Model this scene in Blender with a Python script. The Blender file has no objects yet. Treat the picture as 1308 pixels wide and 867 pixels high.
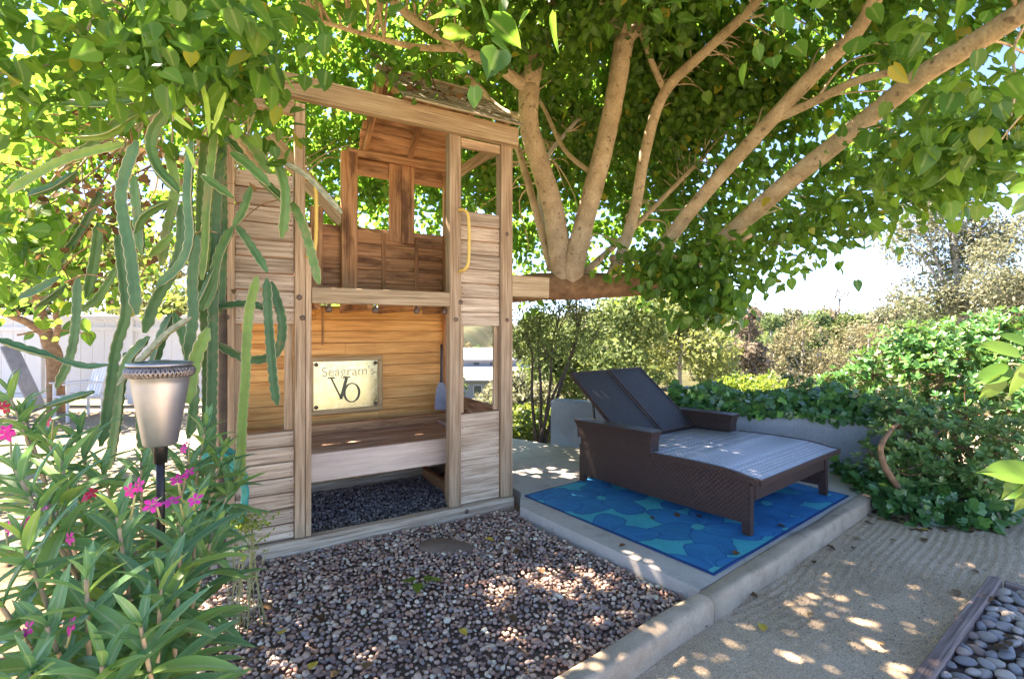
import bpy, bmesh, math, random
import numpy as np
from mathutils import Vector, Matrix

random.seed(7)
rng = np.random.default_rng(7)
R = math.radians
SC = bpy.context.scene
COL = SC.collection

# ------------------------------------------------------------------ camera, sky, sun, exposure
F, CX, HY, H = 626.0, 654.0, 420.0, 1.4          # focal length in px of a 1308 px wide frame, horizon row, eye height
cam = bpy.data.cameras.new('camera')
cam.sensor_width = 36.0
cam.lens = 36.0 * F / 1308.0
cam.shift_y = -13.5 / 1308.0
cam.clip_start = 0.05
cam.clip_end = 3000
cam_o = bpy.data.objects.new('camera', cam)
cam_o.location = (0, 0, H)
cam_o.rotation_euler = (R(90), 0, 0)
COL.objects.link(cam_o)
SC.camera = cam_o

SUN_AZ = Vector((-0.86, 0.50, 0)).normalized()     # horizontal direction towards the sun
SUN_EL = R(57)
w = bpy.data.worlds.new('World')
SC.world = w
w.use_nodes = True
nt = w.node_tree
bg = nt.nodes['Background']
sky = nt.nodes.new('ShaderNodeTexSky')
sky.sky_type = 'NISHITA'
sky.sun_disc = False
sky.sun_elevation = SUN_EL
sky.sun_rotation = math.atan2(SUN_AZ.x, SUN_AZ.y)
sky.air_density = 0.45
sky.dust_density = 0.0
sky.ozone_density = 4.0
bg.inputs[1].default_value = 0.085
nt.links.new(sky.outputs[0], bg.inputs[0])

sun = bpy.data.lights.new('sun', 'SUN')
sun.energy = 4.2
sun.angle = R(0.55)
sun.color = (1.0, 0.94, 0.83)
sun_o = bpy.data.objects.new('sun', sun)
d = Vector((SUN_AZ.x * math.cos(SUN_EL), SUN_AZ.y * math.cos(SUN_EL), math.sin(SUN_EL)))
sun_o.rotation_euler = d.to_track_quat('Z', 'Y').to_euler()
sun_o.location = d * 20
COL.objects.link(sun_o)

SC.view_settings.view_transform = 'Standard'
SC.view_settings.look = 'None'
SC.view_settings.gamma = 1
SC.view_settings.use_curve_mapping = False
SC.view_settings.exposure = 3.4
SC.view_settings.use_white_balance = True          # camera balanced for open shade
SC.view_settings.white_balance_temperature = 7400
SC.view_settings.white_balance_tint = 18
SC.render.engine = 'CYCLES'
try:
    SC.cycles.max_bounces = 8
    SC.cycles.diffuse_bounces = 5
    SC.cycles.transmission_bounces = 6
    SC.cycles.transparent_max_bounces = 8
except Exception:
    pass

# ------------------------------------------------------------------ helpers: pixels and objects
def G(px, py, z=0.0):
    dd = F * (H - z) / (py - HY)
    return Vector(((px - CX) / F * dd, dd, z))

def D(px, py, dd):
    return Vector(((px - CX) / F * dd, dd, H - (py - HY) / F * dd))

def link(o):
    COL.objects.link(o)
    return o

WM = {}
def tag(o, label=None, cat=None, group=None, kind=None):
    if label: o['label'] = label
    if cat: o['category'] = cat
    if group: o['group'] = group
    if kind: o['kind'] = kind
    return o

def thing(name, label, cat, loc=(0, 0, 0), rotz=0.0, group=None, basis=None):
    o = bpy.data.objects.new(name, None)
    o.empty_display_size = 0.1
    m = basis if basis is not None else Matrix.Translation(loc) @ Matrix.Rotation(rotz, 4, 'Z')
    o.matrix_world = m
    WM[o.name] = m.copy()
    link(o)
    return tag(o, label, cat, group)

def put(name, mesh, mat=None, parent=None, local=None, world=None):
    """link a mesh object; local = matrix in the parent's space, world = matrix in world space"""
    o = bpy.data.objects.new(name, mesh)
    link(o)
    if mat is not None and len(mesh.materials) == 0:
        mesh.materials.append(mat)
    pm = WM.get(parent.name, Matrix.Identity(4)) if parent else Matrix.Identity(4)
    if parent:
        o.parent = parent
        if local is None:
            local = pm.inverted() @ (world if world is not None else Matrix.Identity(4))
        o.matrix_local = local
        WM[o.name] = pm @ local
    else:
        m = world if world is not None else (local if local is not None else Matrix.Identity(4))
        o.matrix_world = m
        WM[o.name] = m.copy()
    return o

def fast_mesh(name, V, Fc, rnd=None, smooth=True, attrs=None):
    """V (n,3), Fc (m,k) all faces k-gons"""
    V = np.asarray(V, dtype=np.float32); Fc = np.asarray(Fc, dtype=np.int32)
    me = bpy.data.meshes.new(name)
    m, k = Fc.shape
    me.vertices.add(len(V)); me.vertices.foreach_set('co', V.ravel())
    me.loops.add(m * k); me.loops.foreach_set('vertex_index', Fc.ravel())
    me.polygons.add(m)
    me.polygons.foreach_set('loop_start', np.arange(0, m * k, k, dtype=np.int32))
    me.polygons.foreach_set('loop_total', np.full(m, k, dtype=np.int32))
    me.polygons.foreach_set('use_smooth', np.full(m, smooth, dtype=bool))
    if rnd is not None:
        a = me.attributes.new('rnd', 'FLOAT', 'POINT'); a.data.foreach_set('value', np.asarray(rnd, dtype=np.float32))
    if attrs:
        for n_, v_ in attrs.items():
            v_ = np.asarray(v_, dtype=np.float32)
            if v_.ndim == 2:
                a = me.attributes.new(n_, 'FLOAT_COLOR', 'POINT'); a.data.foreach_set('color', v_.ravel())
            else:
                a = me.attributes.new(n_, 'FLOAT', 'POINT'); a.data.foreach_set('value', v_)
    me.update(calc_edges=True)
    return me

def pymesh(name, V, Fc, smooth=False):
    me = bpy.data.meshes.new(name)
    me.from_pydata([tuple(v) for v in V], [], [tuple(f) for f in Fc])
    if smooth:
        for p in me.polygons: p.use_smooth = True
    me.update()
    return me

def norm(a):
    return a / np.maximum(np.linalg.norm(a, axis=-1, keepdims=True), 1e-9)

def frames(tip, nrm):
    y = norm(np.asarray(tip, float)); z = np.asarray(nrm, float)
    x = norm(np.cross(y, z)); z = np.cross(x, y)
    return np.stack([x, y, z], axis=-1)         # (N,3,3) columns are the axes

def join_instances(name, tV, tF, Rm, T, S, rnd):
    tV = np.asarray(tV, float); tF = np.asarray(tF, int)
    S = np.asarray(S, float)
    if S.ndim == 1: S = np.repeat(S[:, None], 3, 1)
    P = np.einsum('nij,nkj->nki', Rm, tV[None] * S[:, None, :]) + np.asarray(T)[:, None, :]
    n = len(P); k = len(tV)
    Fc = (tF[None] + (np.arange(n) * k)[:, None, None]).reshape(-1, tF.shape[1])
    return fast_mesh(name, P.reshape(-1, 3), Fc, np.repeat(rnd, k), attrs={'rib': np.tile(rib_of(tV), n)})

def rib_of(tV):
    return (np.abs(np.asarray(tV)[:, 0]) < 1e-6).astype(np.float32)      # 1 along the midrib of a leaf blade

def bevel_box(dx, dy, dz, b=0.004, jitter=0.0, seg=1):
    bm = bmesh.new()
    bmesh.ops.create_cube(bm, size=1.0)
    for v in bm.verts:
        v.co = Vector((v.co.x * dx, v.co.y * dy, v.co.z * dz))
        if jitter:
            v.co += Vector((random.uniform(-1, 1), random.uniform(-1, 1), random.uniform(-1, 1))) * jitter
    if b > 0:
        bmesh.ops.bevel(bm, geom=list(bm.edges), offset=min(b, dx * .3, dy * .3, dz * .3), segments=seg, affect='EDGES', profile=0.6)
    me = bpy.data.meshes.new('box'); bm.to_mesh(me); bm.free()
    return me

def catmull(pts, n=8):
    P = [Vector(p) for p in pts]
    if len(P) < 3:
        return [P[0].lerp(P[-1], i / n) for i in range(n + 1)]
    P = [P[0] * 2 - P[1]] + P + [P[-1] * 2 - P[-2]]
    out = []
    for i in range(1, len(P) - 2):
        for j in range(n):
            t = j / n
            a, b, c, e = P[i - 1], P[i], P[i + 1], P[i + 2]
            out.append(0.5 * ((2 * b) + (c - a) * t + (2 * a - 5 * b + 4 * c - e) * t * t + (3 * b - a - 3 * c + e) * t ** 3))
    out.append(P[-2])
    return out

def sweep(path, radii, ns=8, profile=None, cap=True, wob=0.0):
    """tube along path; profile(i, j) optional radius factor. returns V, F(quads)"""
    n = len(path)
    V = []
    t0 = (path[1] - path[0]).normalized()
    up = Vector((0, 0, 1)) if abs(t0.z) < .9 else Vector((1, 0, 0))
    x = t0.cross(up).normalized()
    for i in range(n):
        t = (path[min(i + 1, n - 1)] - path[max(i - 1, 0)]).normalized()
        x = (x - t * x.dot(t)).normalized(); y = t.cross(x)
        for j in range(ns):
            a = 2 * math.pi * j / ns
            r = radii[i] * (profile(i, j) if profile else 1.0)
            if wob: r *= 1 + random.uniform(-wob, wob)
            V.append(path[i] + (x * math.cos(a) + y * math.sin(a)) * r)
    Fc = []
    for i in range(n - 1):
        for j in range(ns):
            k = (j + 1) % ns
            Fc.append((i * ns + j, i * ns + k, (i + 1) * ns + k, (i + 1) * ns + j))
    if cap:
        c0 = len(V); V.append(path[0].copy()); V.append(path[-1].copy())
        for j in range(ns):
            k = (j + 1) % ns
            Fc.append((c0, k, j, c0)); Fc.append((c0 + 1, (n - 1) * ns + j, (n - 1) * ns + k, c0 + 1))
    Fc = [tuple(dict.fromkeys(f)) for f in Fc]
    return V, Fc

def tube_mesh(name, pts, r0, r1=None, ns=8, n=6, wob=0.0, rad=None):
    path = catmull(pts, n)
    m = len(path)
    r1 = r0 if r1 is None else r1
    rr = rad if rad else [r0 + (r1 - r0) * i / (m - 1) for i in range(m)]
    if rad:
        rr = [np.interp(i / (m - 1), np.linspace(0, 1, len(rad)), rad) for i in range(m)]
    V, Fc = sweep(path, rr, ns, wob=wob)
    return pymesh(name, V, Fc, True)

def tubes_join(name, specs, ns=5, n=4):
    V, Fc = [], []
    for pts, r0, r1 in specs:
        path = catmull(pts, n); m = len(path)
        v, f = sweep(path, [r0 + (r1 - r0) * i / (m - 1) for i in range(m)], ns)
        o = len(V); V += v; Fc += [tuple(i + o for i in q) for q in f]
    return pymesh(name, V, Fc, True)

def lathe(name, prof, ns=32, smooth=True):
    V = [(r * math.cos(2 * math.pi * j / ns), r * math.sin(2 * math.pi * j / ns), z) for r, z in prof for j in range(ns)]
    Fc = [(i * ns + j, i * ns + (j + 1) % ns, (i + 1) * ns + (j + 1) % ns, (i + 1) * ns + j) for i in range(len(prof) - 1) for j in range(ns)]
    return pymesh(name, V, Fc, smooth)

def prism(name, poly, z0, z1):
    n = len(poly)
    V = [(p[0], p[1], z0) for p in poly] + [(p[0], p[1], z1) for p in poly]
    Fc = [tuple(range(n - 1, -1, -1)), tuple(range(n, 2 * n))] + [(i, (i + 1) % n, n + (i + 1) % n, n + i) for i in range(n)]
    return pymesh(name, V, Fc)

def in_poly(x, y, poly):
    x = np.asarray(x); y = np.asarray(y); c = np.zeros(x.shape, bool)
    n = len(poly); j = n - 1
    for i in range(n):
        xi, yi = poly[i][0], poly[i][1]; xj, yj = poly[j][0], poly[j][1]
        c ^= ((yi > y) != (yj > y)) & (x < (xj - xi) * (y - yi) / (yj - yi + 1e-12) + xi)
        j = i
    return c

# ------------------------------------------------------------------ materials
def mk(name):
    m = bpy.data.materials.new(name); m.use_nodes = True
    t = m.node_tree
    return m, t, t.nodes['Principled BSDF'], t.nodes['Material Output']

def nd(t, ty, **kw):
    n = t.nodes.new(ty)
    for k, v in kw.items():
        if k.startswith('i_'):
            key = k[2:]
            key = int(key) if key.isdigit() else key
            n.inputs[key].default_value = v
        else:
            setattr(n, k, v)
    return n

def ramp(t, fac, stops, interp='LINEAR'):
    r = t.nodes.new('ShaderNodeValToRGB')
    r.color_ramp.interpolation = interp
    els = r.color_ramp.elements
    while len(els) < len(stops): els.new(0.5)
    for e, (p, c) in zip(els, stops):
        e.position = p; e.color = (c[0], c[1], c[2], 1)
    t.links.new(fac, r.inputs[0])
    return r.outputs[0]

def mixc(t, fac, a, b, mode='MIX'):
    n = t.nodes.new('ShaderNodeMix'); n.data_type = 'RGBA'; n.blend_type = mode
    for sock, v in ((n.inputs[0], fac), (n.inputs[6], a), (n.inputs[7], b)):
        if hasattr(v, 'is_output') or hasattr(v, 'links'): t.links.new(v, sock)
        elif isinstance(v, (int, float)): sock.default_value = v
        else: sock.default_value = (v[0], v[1], v[2], 1)
    return n.outputs[2]

def math_n(t, op, a, b=0.0, c=None):
    n = t.nodes.new('ShaderNodeMath'); n.operation = op
    for i, v in enumerate((a, b) if c is None else (a, b, c)):
        if hasattr(v, 'links'): t.links.new(v, n.inputs[i])
        else: n.inputs[i].default_value = v
    return n.outputs[0]

def bump(t, h, strength=.3, dist=.01, prev=None):
    b = t.nodes.new('ShaderNodeBump'); b.inputs['Strength'].default_value = strength; b.inputs['Distance'].default_value = dist
    t.links.new(h, b.inputs['Height'])
    if prev is not None: t.links.new(prev, b.inputs['Normal'])
    return b.outputs[0]

def noise(t, vec, scale, detail=4, rough=.55):
    n = nd(t, 'ShaderNodeTexNoise', i_Scale=scale, i_Detail=detail, i_Roughness=rough)
    if vec is not None: t.links.new(vec, n.inputs['Vector'])
    return n.outputs['Fac']

def obj_coord(t, rand=7.0, scale=(1, 1, 1)):
    tc = nd(t, 'ShaderNodeTexCoord'); oi = nd(t, 'ShaderNodeObjectInfo')
    mp = nd(t, 'ShaderNodeMapping'); mp.inputs['Scale'].default_value = scale
    t.links.new(tc.outputs['Object'], mp.inputs['Vector'])
    mul = math_n(t, 'MULTIPLY', oi.outputs['Random'], rand)
    cb = nd(t, 'ShaderNodeCombineXYZ')
    for i in range(3): t.links.new(mul, cb.inputs[i])
    t.links.new(cb.outputs[0], mp.inputs['Location'])
    return mp.outputs[0], oi.outputs['Random']

def wood(name, dark, mid, light, rough=.8, grain=26.0, stain=None, stain_amt=.5, crack=.35, var=.42, bmp=.5):
    m, t, b, o = mk(name)
    v, rnd = obj_coord(t, 31.0, (2.2, grain * 2.6, grain * 2.6))
    v2, _ = obj_coord(t, 13.0, (1.2, 5, 5))
    g = noise(t, v, 1.0, 8, .62)
    c = ramp(t, g, [(.33, dark), (.5, mid), (.67, light)])
    v3, _ = obj_coord(t, 17.0, (2.6, grain * 7, grain * 7))
    cr = noise(t, v3, 1.0, 3, .5)
    crf = ramp(t, cr, [(.33, (1, 1, 1)), (.43, (0, 0, 0))])
    c = mixc(t, math_n(t, 'MULTIPLY', crf, min(1, crack * 1.8)), c, (dark[0] * .35, dark[1] * .35, dark[2] * .35))
    if stain is not None:
        s = noise(t, v2, 1.6, 5, .6)
        sf = ramp(t, s, [(.50, (0, 0, 0)), (.66, (1, 1, 1))])
        c = mixc(t, math_n(t, 'MULTIPLY', sf, stain_amt), c, stain)
    hs = nd(t, 'ShaderNodeHueSaturation')
    t.links.new(c, hs.inputs['Color'])
    t.links.new(math_n(t, 'MULTIPLY_ADD', rnd, var, 1 - var / 2), hs.inputs['Value'])
    t.links.new(hs.outputs[0], b.inputs['Base Color'])
    b.inputs['Roughness'].default_value = rough
    b.inputs['Specular IOR Level'].default_value = .25
    t.links.new(bump(t, cr, bmp * .6, .003, bump(t, g, bmp, .004)), b.inputs['Normal'])
    return m

def leafmat(name, stops, trans=(.30, .50, .06), tf=.4, rough=.42, spec=.45, rib=None):
    m, t, b, o = mk(name)
    at = nd(t, 'ShaderNodeAttribute', attribute_name='rnd'); oi = nd(t, 'ShaderNodeObjectInfo')
    f = math_n(t, 'FRACT', math_n(t, 'ADD', at.outputs['Fac'], oi.outputs['Random']))
    c = ramp(t, f, stops)
    if rib:
        ra_ = nd(t, 'ShaderNodeAttribute', attribute_name='rib')
        c = mixc(t, ramp(t, ra_.outputs['Fac'], [(.78, (0, 0, 0)), (.97, (.75, .75, .75))]), c, rib)
    t.links.new(c, b.inputs['Base Color'])
    b.inputs['Roughness'].default_value = rough
    b.inputs['Specular IOR Level'].default_value = spec
    tr = nd(t, 'ShaderNodeBsdfTranslucent')
    tcol = mixc(t, .55, c, trans)
    t.links.new(tcol, tr.inputs['Color'])
    mx = nd(t, 'ShaderNodeMixShader'); mx.inputs[0].default_value = tf
    t.links.new(b.outputs[0], mx.inputs[1]); t.links.new(tr.outputs[0], mx.inputs[2])
    t.links.new(mx.outputs[0], o.inputs['Surface'])
    return m

def plain(name, col, rough=.5, spec=.5, metal=0.0, var=0.0, nscale=20, bmp=0.0):
    m, t, b, o = mk(name)
    v, rnd = obj_coord(t, 9.0)
    n = noise(t, v, nscale, 5, .6)
    c = ramp(t, n, [(.25, tuple(x * (1 - var) for x in col)), (.75, tuple(min(1, x * (1 + var)) for x in col))])
    t.links.new(c, b.inputs['Base Color'])
    b.inputs['Roughness'].default_value = rough; b.inputs['Metallic'].default_value = metal
    b.inputs['Specular IOR Level'].default_value = spec
    if bmp: t.links.new(bump(t, n, bmp, .004), b.inputs['Normal'])
    return m

def stone_mat(name, stops, rough=.6):
    m, t, b, o = mk(name)
    at = nd(t, 'ShaderNodeAttribute', attribute_name='rnd'); oi = nd(t, 'ShaderNodeObjectInfo')
    f = math_n(t, 'FRACT', math_n(t, 'ADD', at.outputs['Fac'], oi.outputs['Random']))
    c = ramp(t, f, stops, 'CONSTANT')
    tc = nd(t, 'ShaderNodeTexCoord')
    n = noise(t, tc.outputs['Object'], 90, 4, .6)
    c = mixc(t, .55, c, ramp(t, n, [(.3, (.35, .33, .33)), (.7, (1.0, 1.0, 1.0))]), 'MULTIPLY')
    t.links.new(c, b.inputs['Base Color']); b.inputs['Roughness'].default_value = rough
    t.links.new(bump(t, n, .2, .002), b.inputs['Normal'])
    return m

def soil(name, stops, scale=3.0, fine=160.0, bmp=.6):
    m, t, b, o = mk(name)
    tc = nd(t, 'ShaderNodeTexCoord')
    n1 = noise(t, tc.outputs['Object'], scale, 6, .6); n2 = noise(t, tc.outputs['Object'], fine, 3, .7)
    c = ramp(t, n1, stops)
    c = mixc(t, .75, c, ramp(t, n2, [(.28, (.30, .29, .28)), (.5, (.85, .85, .85)), (.74, (1.45, 1.45, 1.4))]), 'MULTIPLY')
    t.links.new(c, b.inputs['Base Color']); b.inputs['Roughness'].default_value = .95
    b.inputs['Specular IOR Level'].default_value = .1
    t.links.new(bump(t, n2, bmp, .006), b.inputs['Normal'])
    return m

MAT = {}
MAT['weathered'] = wood('weathered_wood', (.27, .20, .135), (.48, .375, .265), (.62, .52, .39), .85, 22, (.24, .16, .10), .45)
MAT['post'] = wood('post_wood', (.27, .18, .105), (.47, .33, .20), (.60, .46, .31), .85, 22, (.27, .18, .11), .4)
MAT['cedar'] = wood('cedar_board', (.50, .225, .06), (.70, .36, .11), (.80, .47, .165), .6, 14, (.36, .15, .05), .3, .12, .3, .2)
MAT['redwood'] = wood('redwood_inside', (.30, .14, .06), (.47, .245, .115), (.58, .34, .18), .75, 18, (.08, .035, .02), .8, .25, .3)
MAT['beam'] = wood('beam_wood', (.30, .21, .12), (.46, .34, .20), (.58, .46, .30), .85, 22, (.35, .25, .14), .4)
MAT['shingle'] = wood('mossy_roof_board', (.16, .13, .085), (.29, .245, .165), (.40, .35, .25), .9, 26, (.20, .20, .09), .5, .5)
MAT['old_edge'] = wood('edging_wood', (.13, .09, .075), (.24, .175, .15), (.36, .28, .25), .9, 24, (.15, .10, .08), .4)
MAT['white_board'] = wood('painted_board', (.62, .485, .37), (.73, .58, .45), (.80, .66, .53), .6, 10, (.5, .4, .36), .3, .1, .1, .15)
MAT['plywood'] = wood('worn_bench_top', (.16, .09, .05), (.31, .19, .115), (.45, .31, .21), .75, 8, (.55, .45, .36), .5, .2)
MAT['bark'] = None
m, t, b, o = mk('smooth_bark')
tc = nd(t, 'ShaderNodeTexCoord')
mp = nd(t, 'ShaderNodeMapping'); mp.inputs['Scale'].default_value = (1, 1, 1); t.links.new(tc.outputs['Object'], mp.inputs['Vector'])
n1 = noise(t, mp.outputs[0], 6, 6, .6); n2 = noise(t, mp.outputs[0], 60, 4, .7)
c = ramp(t, n1, [(.3, (.38, .285, .175)), (.55, (.54, .415, .265)), (.75, (.64, .525, .37))])
c = mixc(t, .5, c, ramp(t, n2, [(.3, (.45, .42, .38)), (.6, (1.1, 1.1, 1.1))]), 'MULTIPLY')
t.links.new(c, b.inputs['Base Color']); b.inputs['Roughness'].default_value = .8
n3 = noise(t, mp.outputs[0], 17, 3, .5)
scar = ramp(t, n3, [(.62, (0, 0, 0)), (.70, (.8, .8, .8))])
c = mixc(t, scar, c, (.15, .10, .06))
t.links.new(c, b.inputs['Base Color'])
t.links.new(bump(t, n2, .7, .006, bump(t, n1, .8, .03, bump(t, n3, .5, .02))), b.inputs['Normal'])
MAT['bark'] = m
MAT['bark_rough'] = plain('rough_bark', (.27, .16, .085), .9, .2, 0, .45, 14, .9)
MAT['bark_dark'] = plain('dark_bark', (.10, .075, .055), .9, .2, 0, .4, 20, .6)
MAT['bark_pale'] = plain('pale_bark', (.42, .38, .34), .8, .2, 0, .4, 8, .4)
MAT['bark_green'] = plain('young_green_stem', (.30, .30, .13), .6, .3, 0, .3, 30, .2)
MAT['stem_tan'] = plain('tan_oleander_stem', (.42, .31, .19), .8, .2, 0, .25, 25, .3)

MAT['leaf'] = leafmat('mulberry_leaf', [(0, (.035, .105, .016)), (.4, (.060, .165, .022)), (.75, (.095, .225, .028)), (.955, (.16, .29, .035)), (.988, (.42, .33, .04))], (.27, .50, .05), .52, rib=(.24, .33, .10))
MAT['ivy'] = leafmat('ivy_leaf', [(0, (0.031, 0.105, 0.031)), (.5, (0.049, 0.154, 0.042)), (.9, (0.084, 0.238, 0.049)), (1, (0.168, 0.364, 0.070))], (0.280, 0.500, 0.084), .22, .3, .55)
MAT['shrub'] = leafmat('shrub_leaf', [(0, (0.068, 0.173, 0.045)), (.5, (0.112, 0.255, 0.068)), (.85, (0.195, 0.345, 0.105)), (1, (0.450, 0.500, 0.195))], (0.450, 0.500, 0.120), .25, .35, .5)
MAT['shrub_dark'] = leafmat('dark_shrub_leaf', [(0, (0.030, 0.112, 0.033)), (.6, (0.060, 0.180, 0.045)), (1, (0.135, 0.300, 0.075))], (0.300, 0.500, 0.075), .22, .35, .5)
MAT['oleander'] = leafmat('oleander_leaf', [(0, (.10, .23, .10)), (.5, (.145, .31, .125)), (.8, (.20, .38, .115)), (1, (.31, .46, .09))], (.25, .5, .1), .3, .38, .5, rib=(.42, .50, .26))
MAT['lime'] = leafmat('lime_leaf', [(0, (0.105, 0.195, 0.022)), (.6, (0.165, 0.255, 0.034)), (1, (0.255, 0.315, 0.053))], (0.375, 0.488, 0.060), .42, .4, .4)
MAT['fresh'] = leafmat('fresh_leaf', [(0, (.05, .13, .018)), (.6, (.075, .165, .022)), (1, (.12, .20, .03))], (.14, .25, .03), .3, .4, .4)
MAT['meadow'] = leafmat('meadow_leaf', [(0, (0.084, 0.144, 0.018)), (.6, (0.144, 0.204, 0.030)), (1, (0.216, 0.252, 0.054))], (0.300, 0.360, 0.048), .35)
MAT['bg_green'] = leafmat('bg_green_leaf', [(0, (0.057, 0.097, 0.028)), (.6, (0.105, 0.154, 0.049)), (1, (0.178, 0.219, 0.081))], (0.284, 0.365, 0.097), .35, .6, .2)
MAT['bg_yellow'] = leafmat('bg_yellowgreen_leaf', [(0, (0.097, 0.130, 0.036)), (.6, (0.170, 0.203, 0.057)), (1, (0.259, 0.275, 0.105))], (0.365, 0.405, 0.113), .35, .6, .2)
MAT['bg_gold'] = leafmat('bg_golden_leaf', [(0, (.10, .095, .05)), (.6, (.18, .165, .09)), (1, (.27, .235, .14))], (.28, .25, .12), .3, .7, .15)
MAT['bg_pink'] = leafmat('bg_brownpink_leaf', [(0, (0.115, 0.092, 0.063)), (.6, (0.196, 0.155, 0.115)), (1, (0.287, 0.241, 0.184))], (0.299, 0.253, 0.161), .3, .7, .15)
MAT['bg_euc'] = leafmat('bg_eucalyptus_leaf', [(0, (0.082, 0.096, 0.058)), (.5, (0.144, 0.154, 0.096)), (.85, (0.211, 0.211, 0.134)), (1, (0.288, 0.250, 0.144))], (0.346, 0.365, 0.173), .3, .55, .25)
MAT['bg_deep'] = leafmat('bg_deep_leaf', [(0, (0.041, 0.070, 0.029)), (.6, (0.081, 0.128, 0.052)), (1, (0.151, 0.197, 0.081))], (0.290, 0.406, 0.116), .3, .6, .2)
MAT['dry'] = leafmat('dry_leaf', [(0, (.09, .05, .025)), (.4, (.16, .09, .04)), (.8, (.24, .15, .07)), (1, (.34, .24, .13))], (.24, .15, .06), .2, .7, .2)
MAT['pink'] = leafmat('pink_petal', [(0, (.55, .02, .20)), (.5, (.70, .035, .30)), (1, (.82, .07, .42))], (.9, .1, .5), .3, .5, .3)
MAT['red'] = leafmat('red_petal', [(0, (.45, .01, .05)), (1, (.60, .03, .10))], (.8, .05, .15), .3, .5, .3)

# cactus: green with a pale horny margin
m, t, b, o = mk('cactus_skin')
at = nd(t, 'ShaderNodeAttribute', attribute_name='edge'); oi = nd(t, 'ShaderNodeObjectInfo'); tc = nd(t, 'ShaderNodeTexCoord')
n1 = noise(t, tc.outputs['Object'], 14, 5, .6)
base = ramp(t, oi.outputs['Random'], [(0, (.045, .125, .045)), (.4, (.075, .17, .065)), (.7, (.085, .19, .05)), (1, (.14, .25, .045))])
base = mixc(t, .55, base, ramp(t, n1, [(.3, (.5, .52, .5)), (.7, (1.25, 1.2, 1.2))]), 'MULTIPLY')
base = mixc(t, ramp(t, at.outputs['Fac'], [(.72, (0, 0, 0)), (.98, (.9, .9, .9))]), base, (.46, .38, .22))
n4 = noise(t, tc.outputs['Object'], 5, 6, .7)
base = mixc(t, math_n(t, 'MULTIPLY', ramp(t, n4, [(.58, (0, 0, 0)), (.68, (1, 1, 1))]), .55), base, (.26, .20, .10))
t.links.new(base, b.inputs['Base Color']); b.inputs['Roughness'].default_value = .5; b.inputs['Specular IOR Level'].default_value = .35
b.inputs['Subsurface Weight'].default_value = .0
t.links.new(bump(t, n1, .2, .004), b.inputs['Normal'])
MAT['cactus'] = m
MAT['cactus_dry'] = plain('corky_dry_stem', (.27, .28, .17), .9, .2, 0, .4, 40, .5)
MAT['cactus_young'] = plain('young_cactus', (.26, .40, .045), .5, .4, 0, .2, 20, .1)

MAT['pebble'] = stone_mat('pebble', [(0, (0.311, 0.178, 0.137)), (.12, (0.518, 0.313, 0.227)), (.28, (0.648, 0.432, 0.308)), (.40, (0.402, 0.313, 0.269)), (.52, (0.778, 0.552, 0.393)), (.64, (0.259, 0.178, 0.149)), (.72, (0.880, 0.681, 0.496)), (.80, (0.596, 0.324, 0.205)), (.88, (0.544, 0.400, 0.342)), (.95, (0.880, 0.789, 0.581))], .5)
MAT['cobble'] = stone_mat('cobble', [(0, (0.270, 0.250, 0.237)), (.25, (0.367, 0.335, 0.305)), (.45, (0.454, 0.385, 0.327)), (.62, (0.302, 0.275, 0.267)), (.8, (0.518, 0.440, 0.361)), (.92, (0.410, 0.280, 0.215))], .5)
MAT['gravel'] = stone_mat('gravel', [(0, (0.236, 0.220, 0.211)), (.3, (0.354, 0.330, 0.314)), (.55, (0.472, 0.440, 0.412)), (.75, (0.271, 0.248, 0.230)), (.9, (0.649, 0.594, 0.519))], .7)
MAT['grit'] = stone_mat('grit', [(0, (.50, .40, .30)), (.3, (.36, .28, .20)), (.55, (.60, .52, .42)), (.8, (.22, .17, .13)), (.92, (.70, .64, .56))], .8)
MAT['bed_soil'] = soil('bed_soil', [(.3, (.13, .095, .075)), (.7, (.22, .165, .13))], 5)
MAT['litter'] = soil('leaf_litter_soil', [(.3, (.09, .06, .04)), (.55, (.17, .115, .075)), (.75, (.27, .19, .12))], 9, 60, .8)
MAT['ground'] = None
m, t, b, o = mk('ground')
tc = nd(t, 'ShaderNodeTexCoord')
n1 = noise(t, tc.outputs['Object'], .35, 6, .6); n2 = noise(t, tc.outputs['Object'], 40, 4, .7); n3 = noise(t, tc.outputs['Object'], .045, 5, .6)
c = ramp(t, n1, [(.35, (.24, .18, .115)), (.55, (.38, .305, .21)), (.75, (.47, .395, .29))])
sx_ = nd(t, 'ShaderNodeSeparateXYZ'); t.links.new(tc.outputs['Object'], sx_.inputs[0])
far_ = math_n(t, 'MULTIPLY', math_n(t, 'SUBTRACT', sx_.outputs['Y'], 10.5), .3); far_.node.use_clamp = True      # dry scrub covers the slope beyond the yard
c = mixc(t, far_, c, ramp(t, n1, [(.35, (.045, .048, .022)), (.6, (.085, .08, .038)), (.8, (.12, .105, .05))]))
c = mixc(t, ramp(t, n3, [(.45, (0, 0, 0)), (.6, (.8, .8, .8))]), c, (.05, .062, .028))
c = mixc(t, .6, c, ramp(t, n2, [(.3, (.45, .45, .45)), (.7, (1.2, 1.2, 1.2))]), 'MULTIPLY')
t.links.new(c, b.inputs['Base Color']); b.inputs['Roughness'].default_value = .95; b.inputs['Specular IOR Level'].default_value = .1
MAT['ground'] = m
MAT['sand'] = soil('decomposed_granite', [(.3, (.52, .385, .245)), (.55, (.64, .485, .325)), (.75, (.72, .57, .40))], 2.2, 130, .8)

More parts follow.
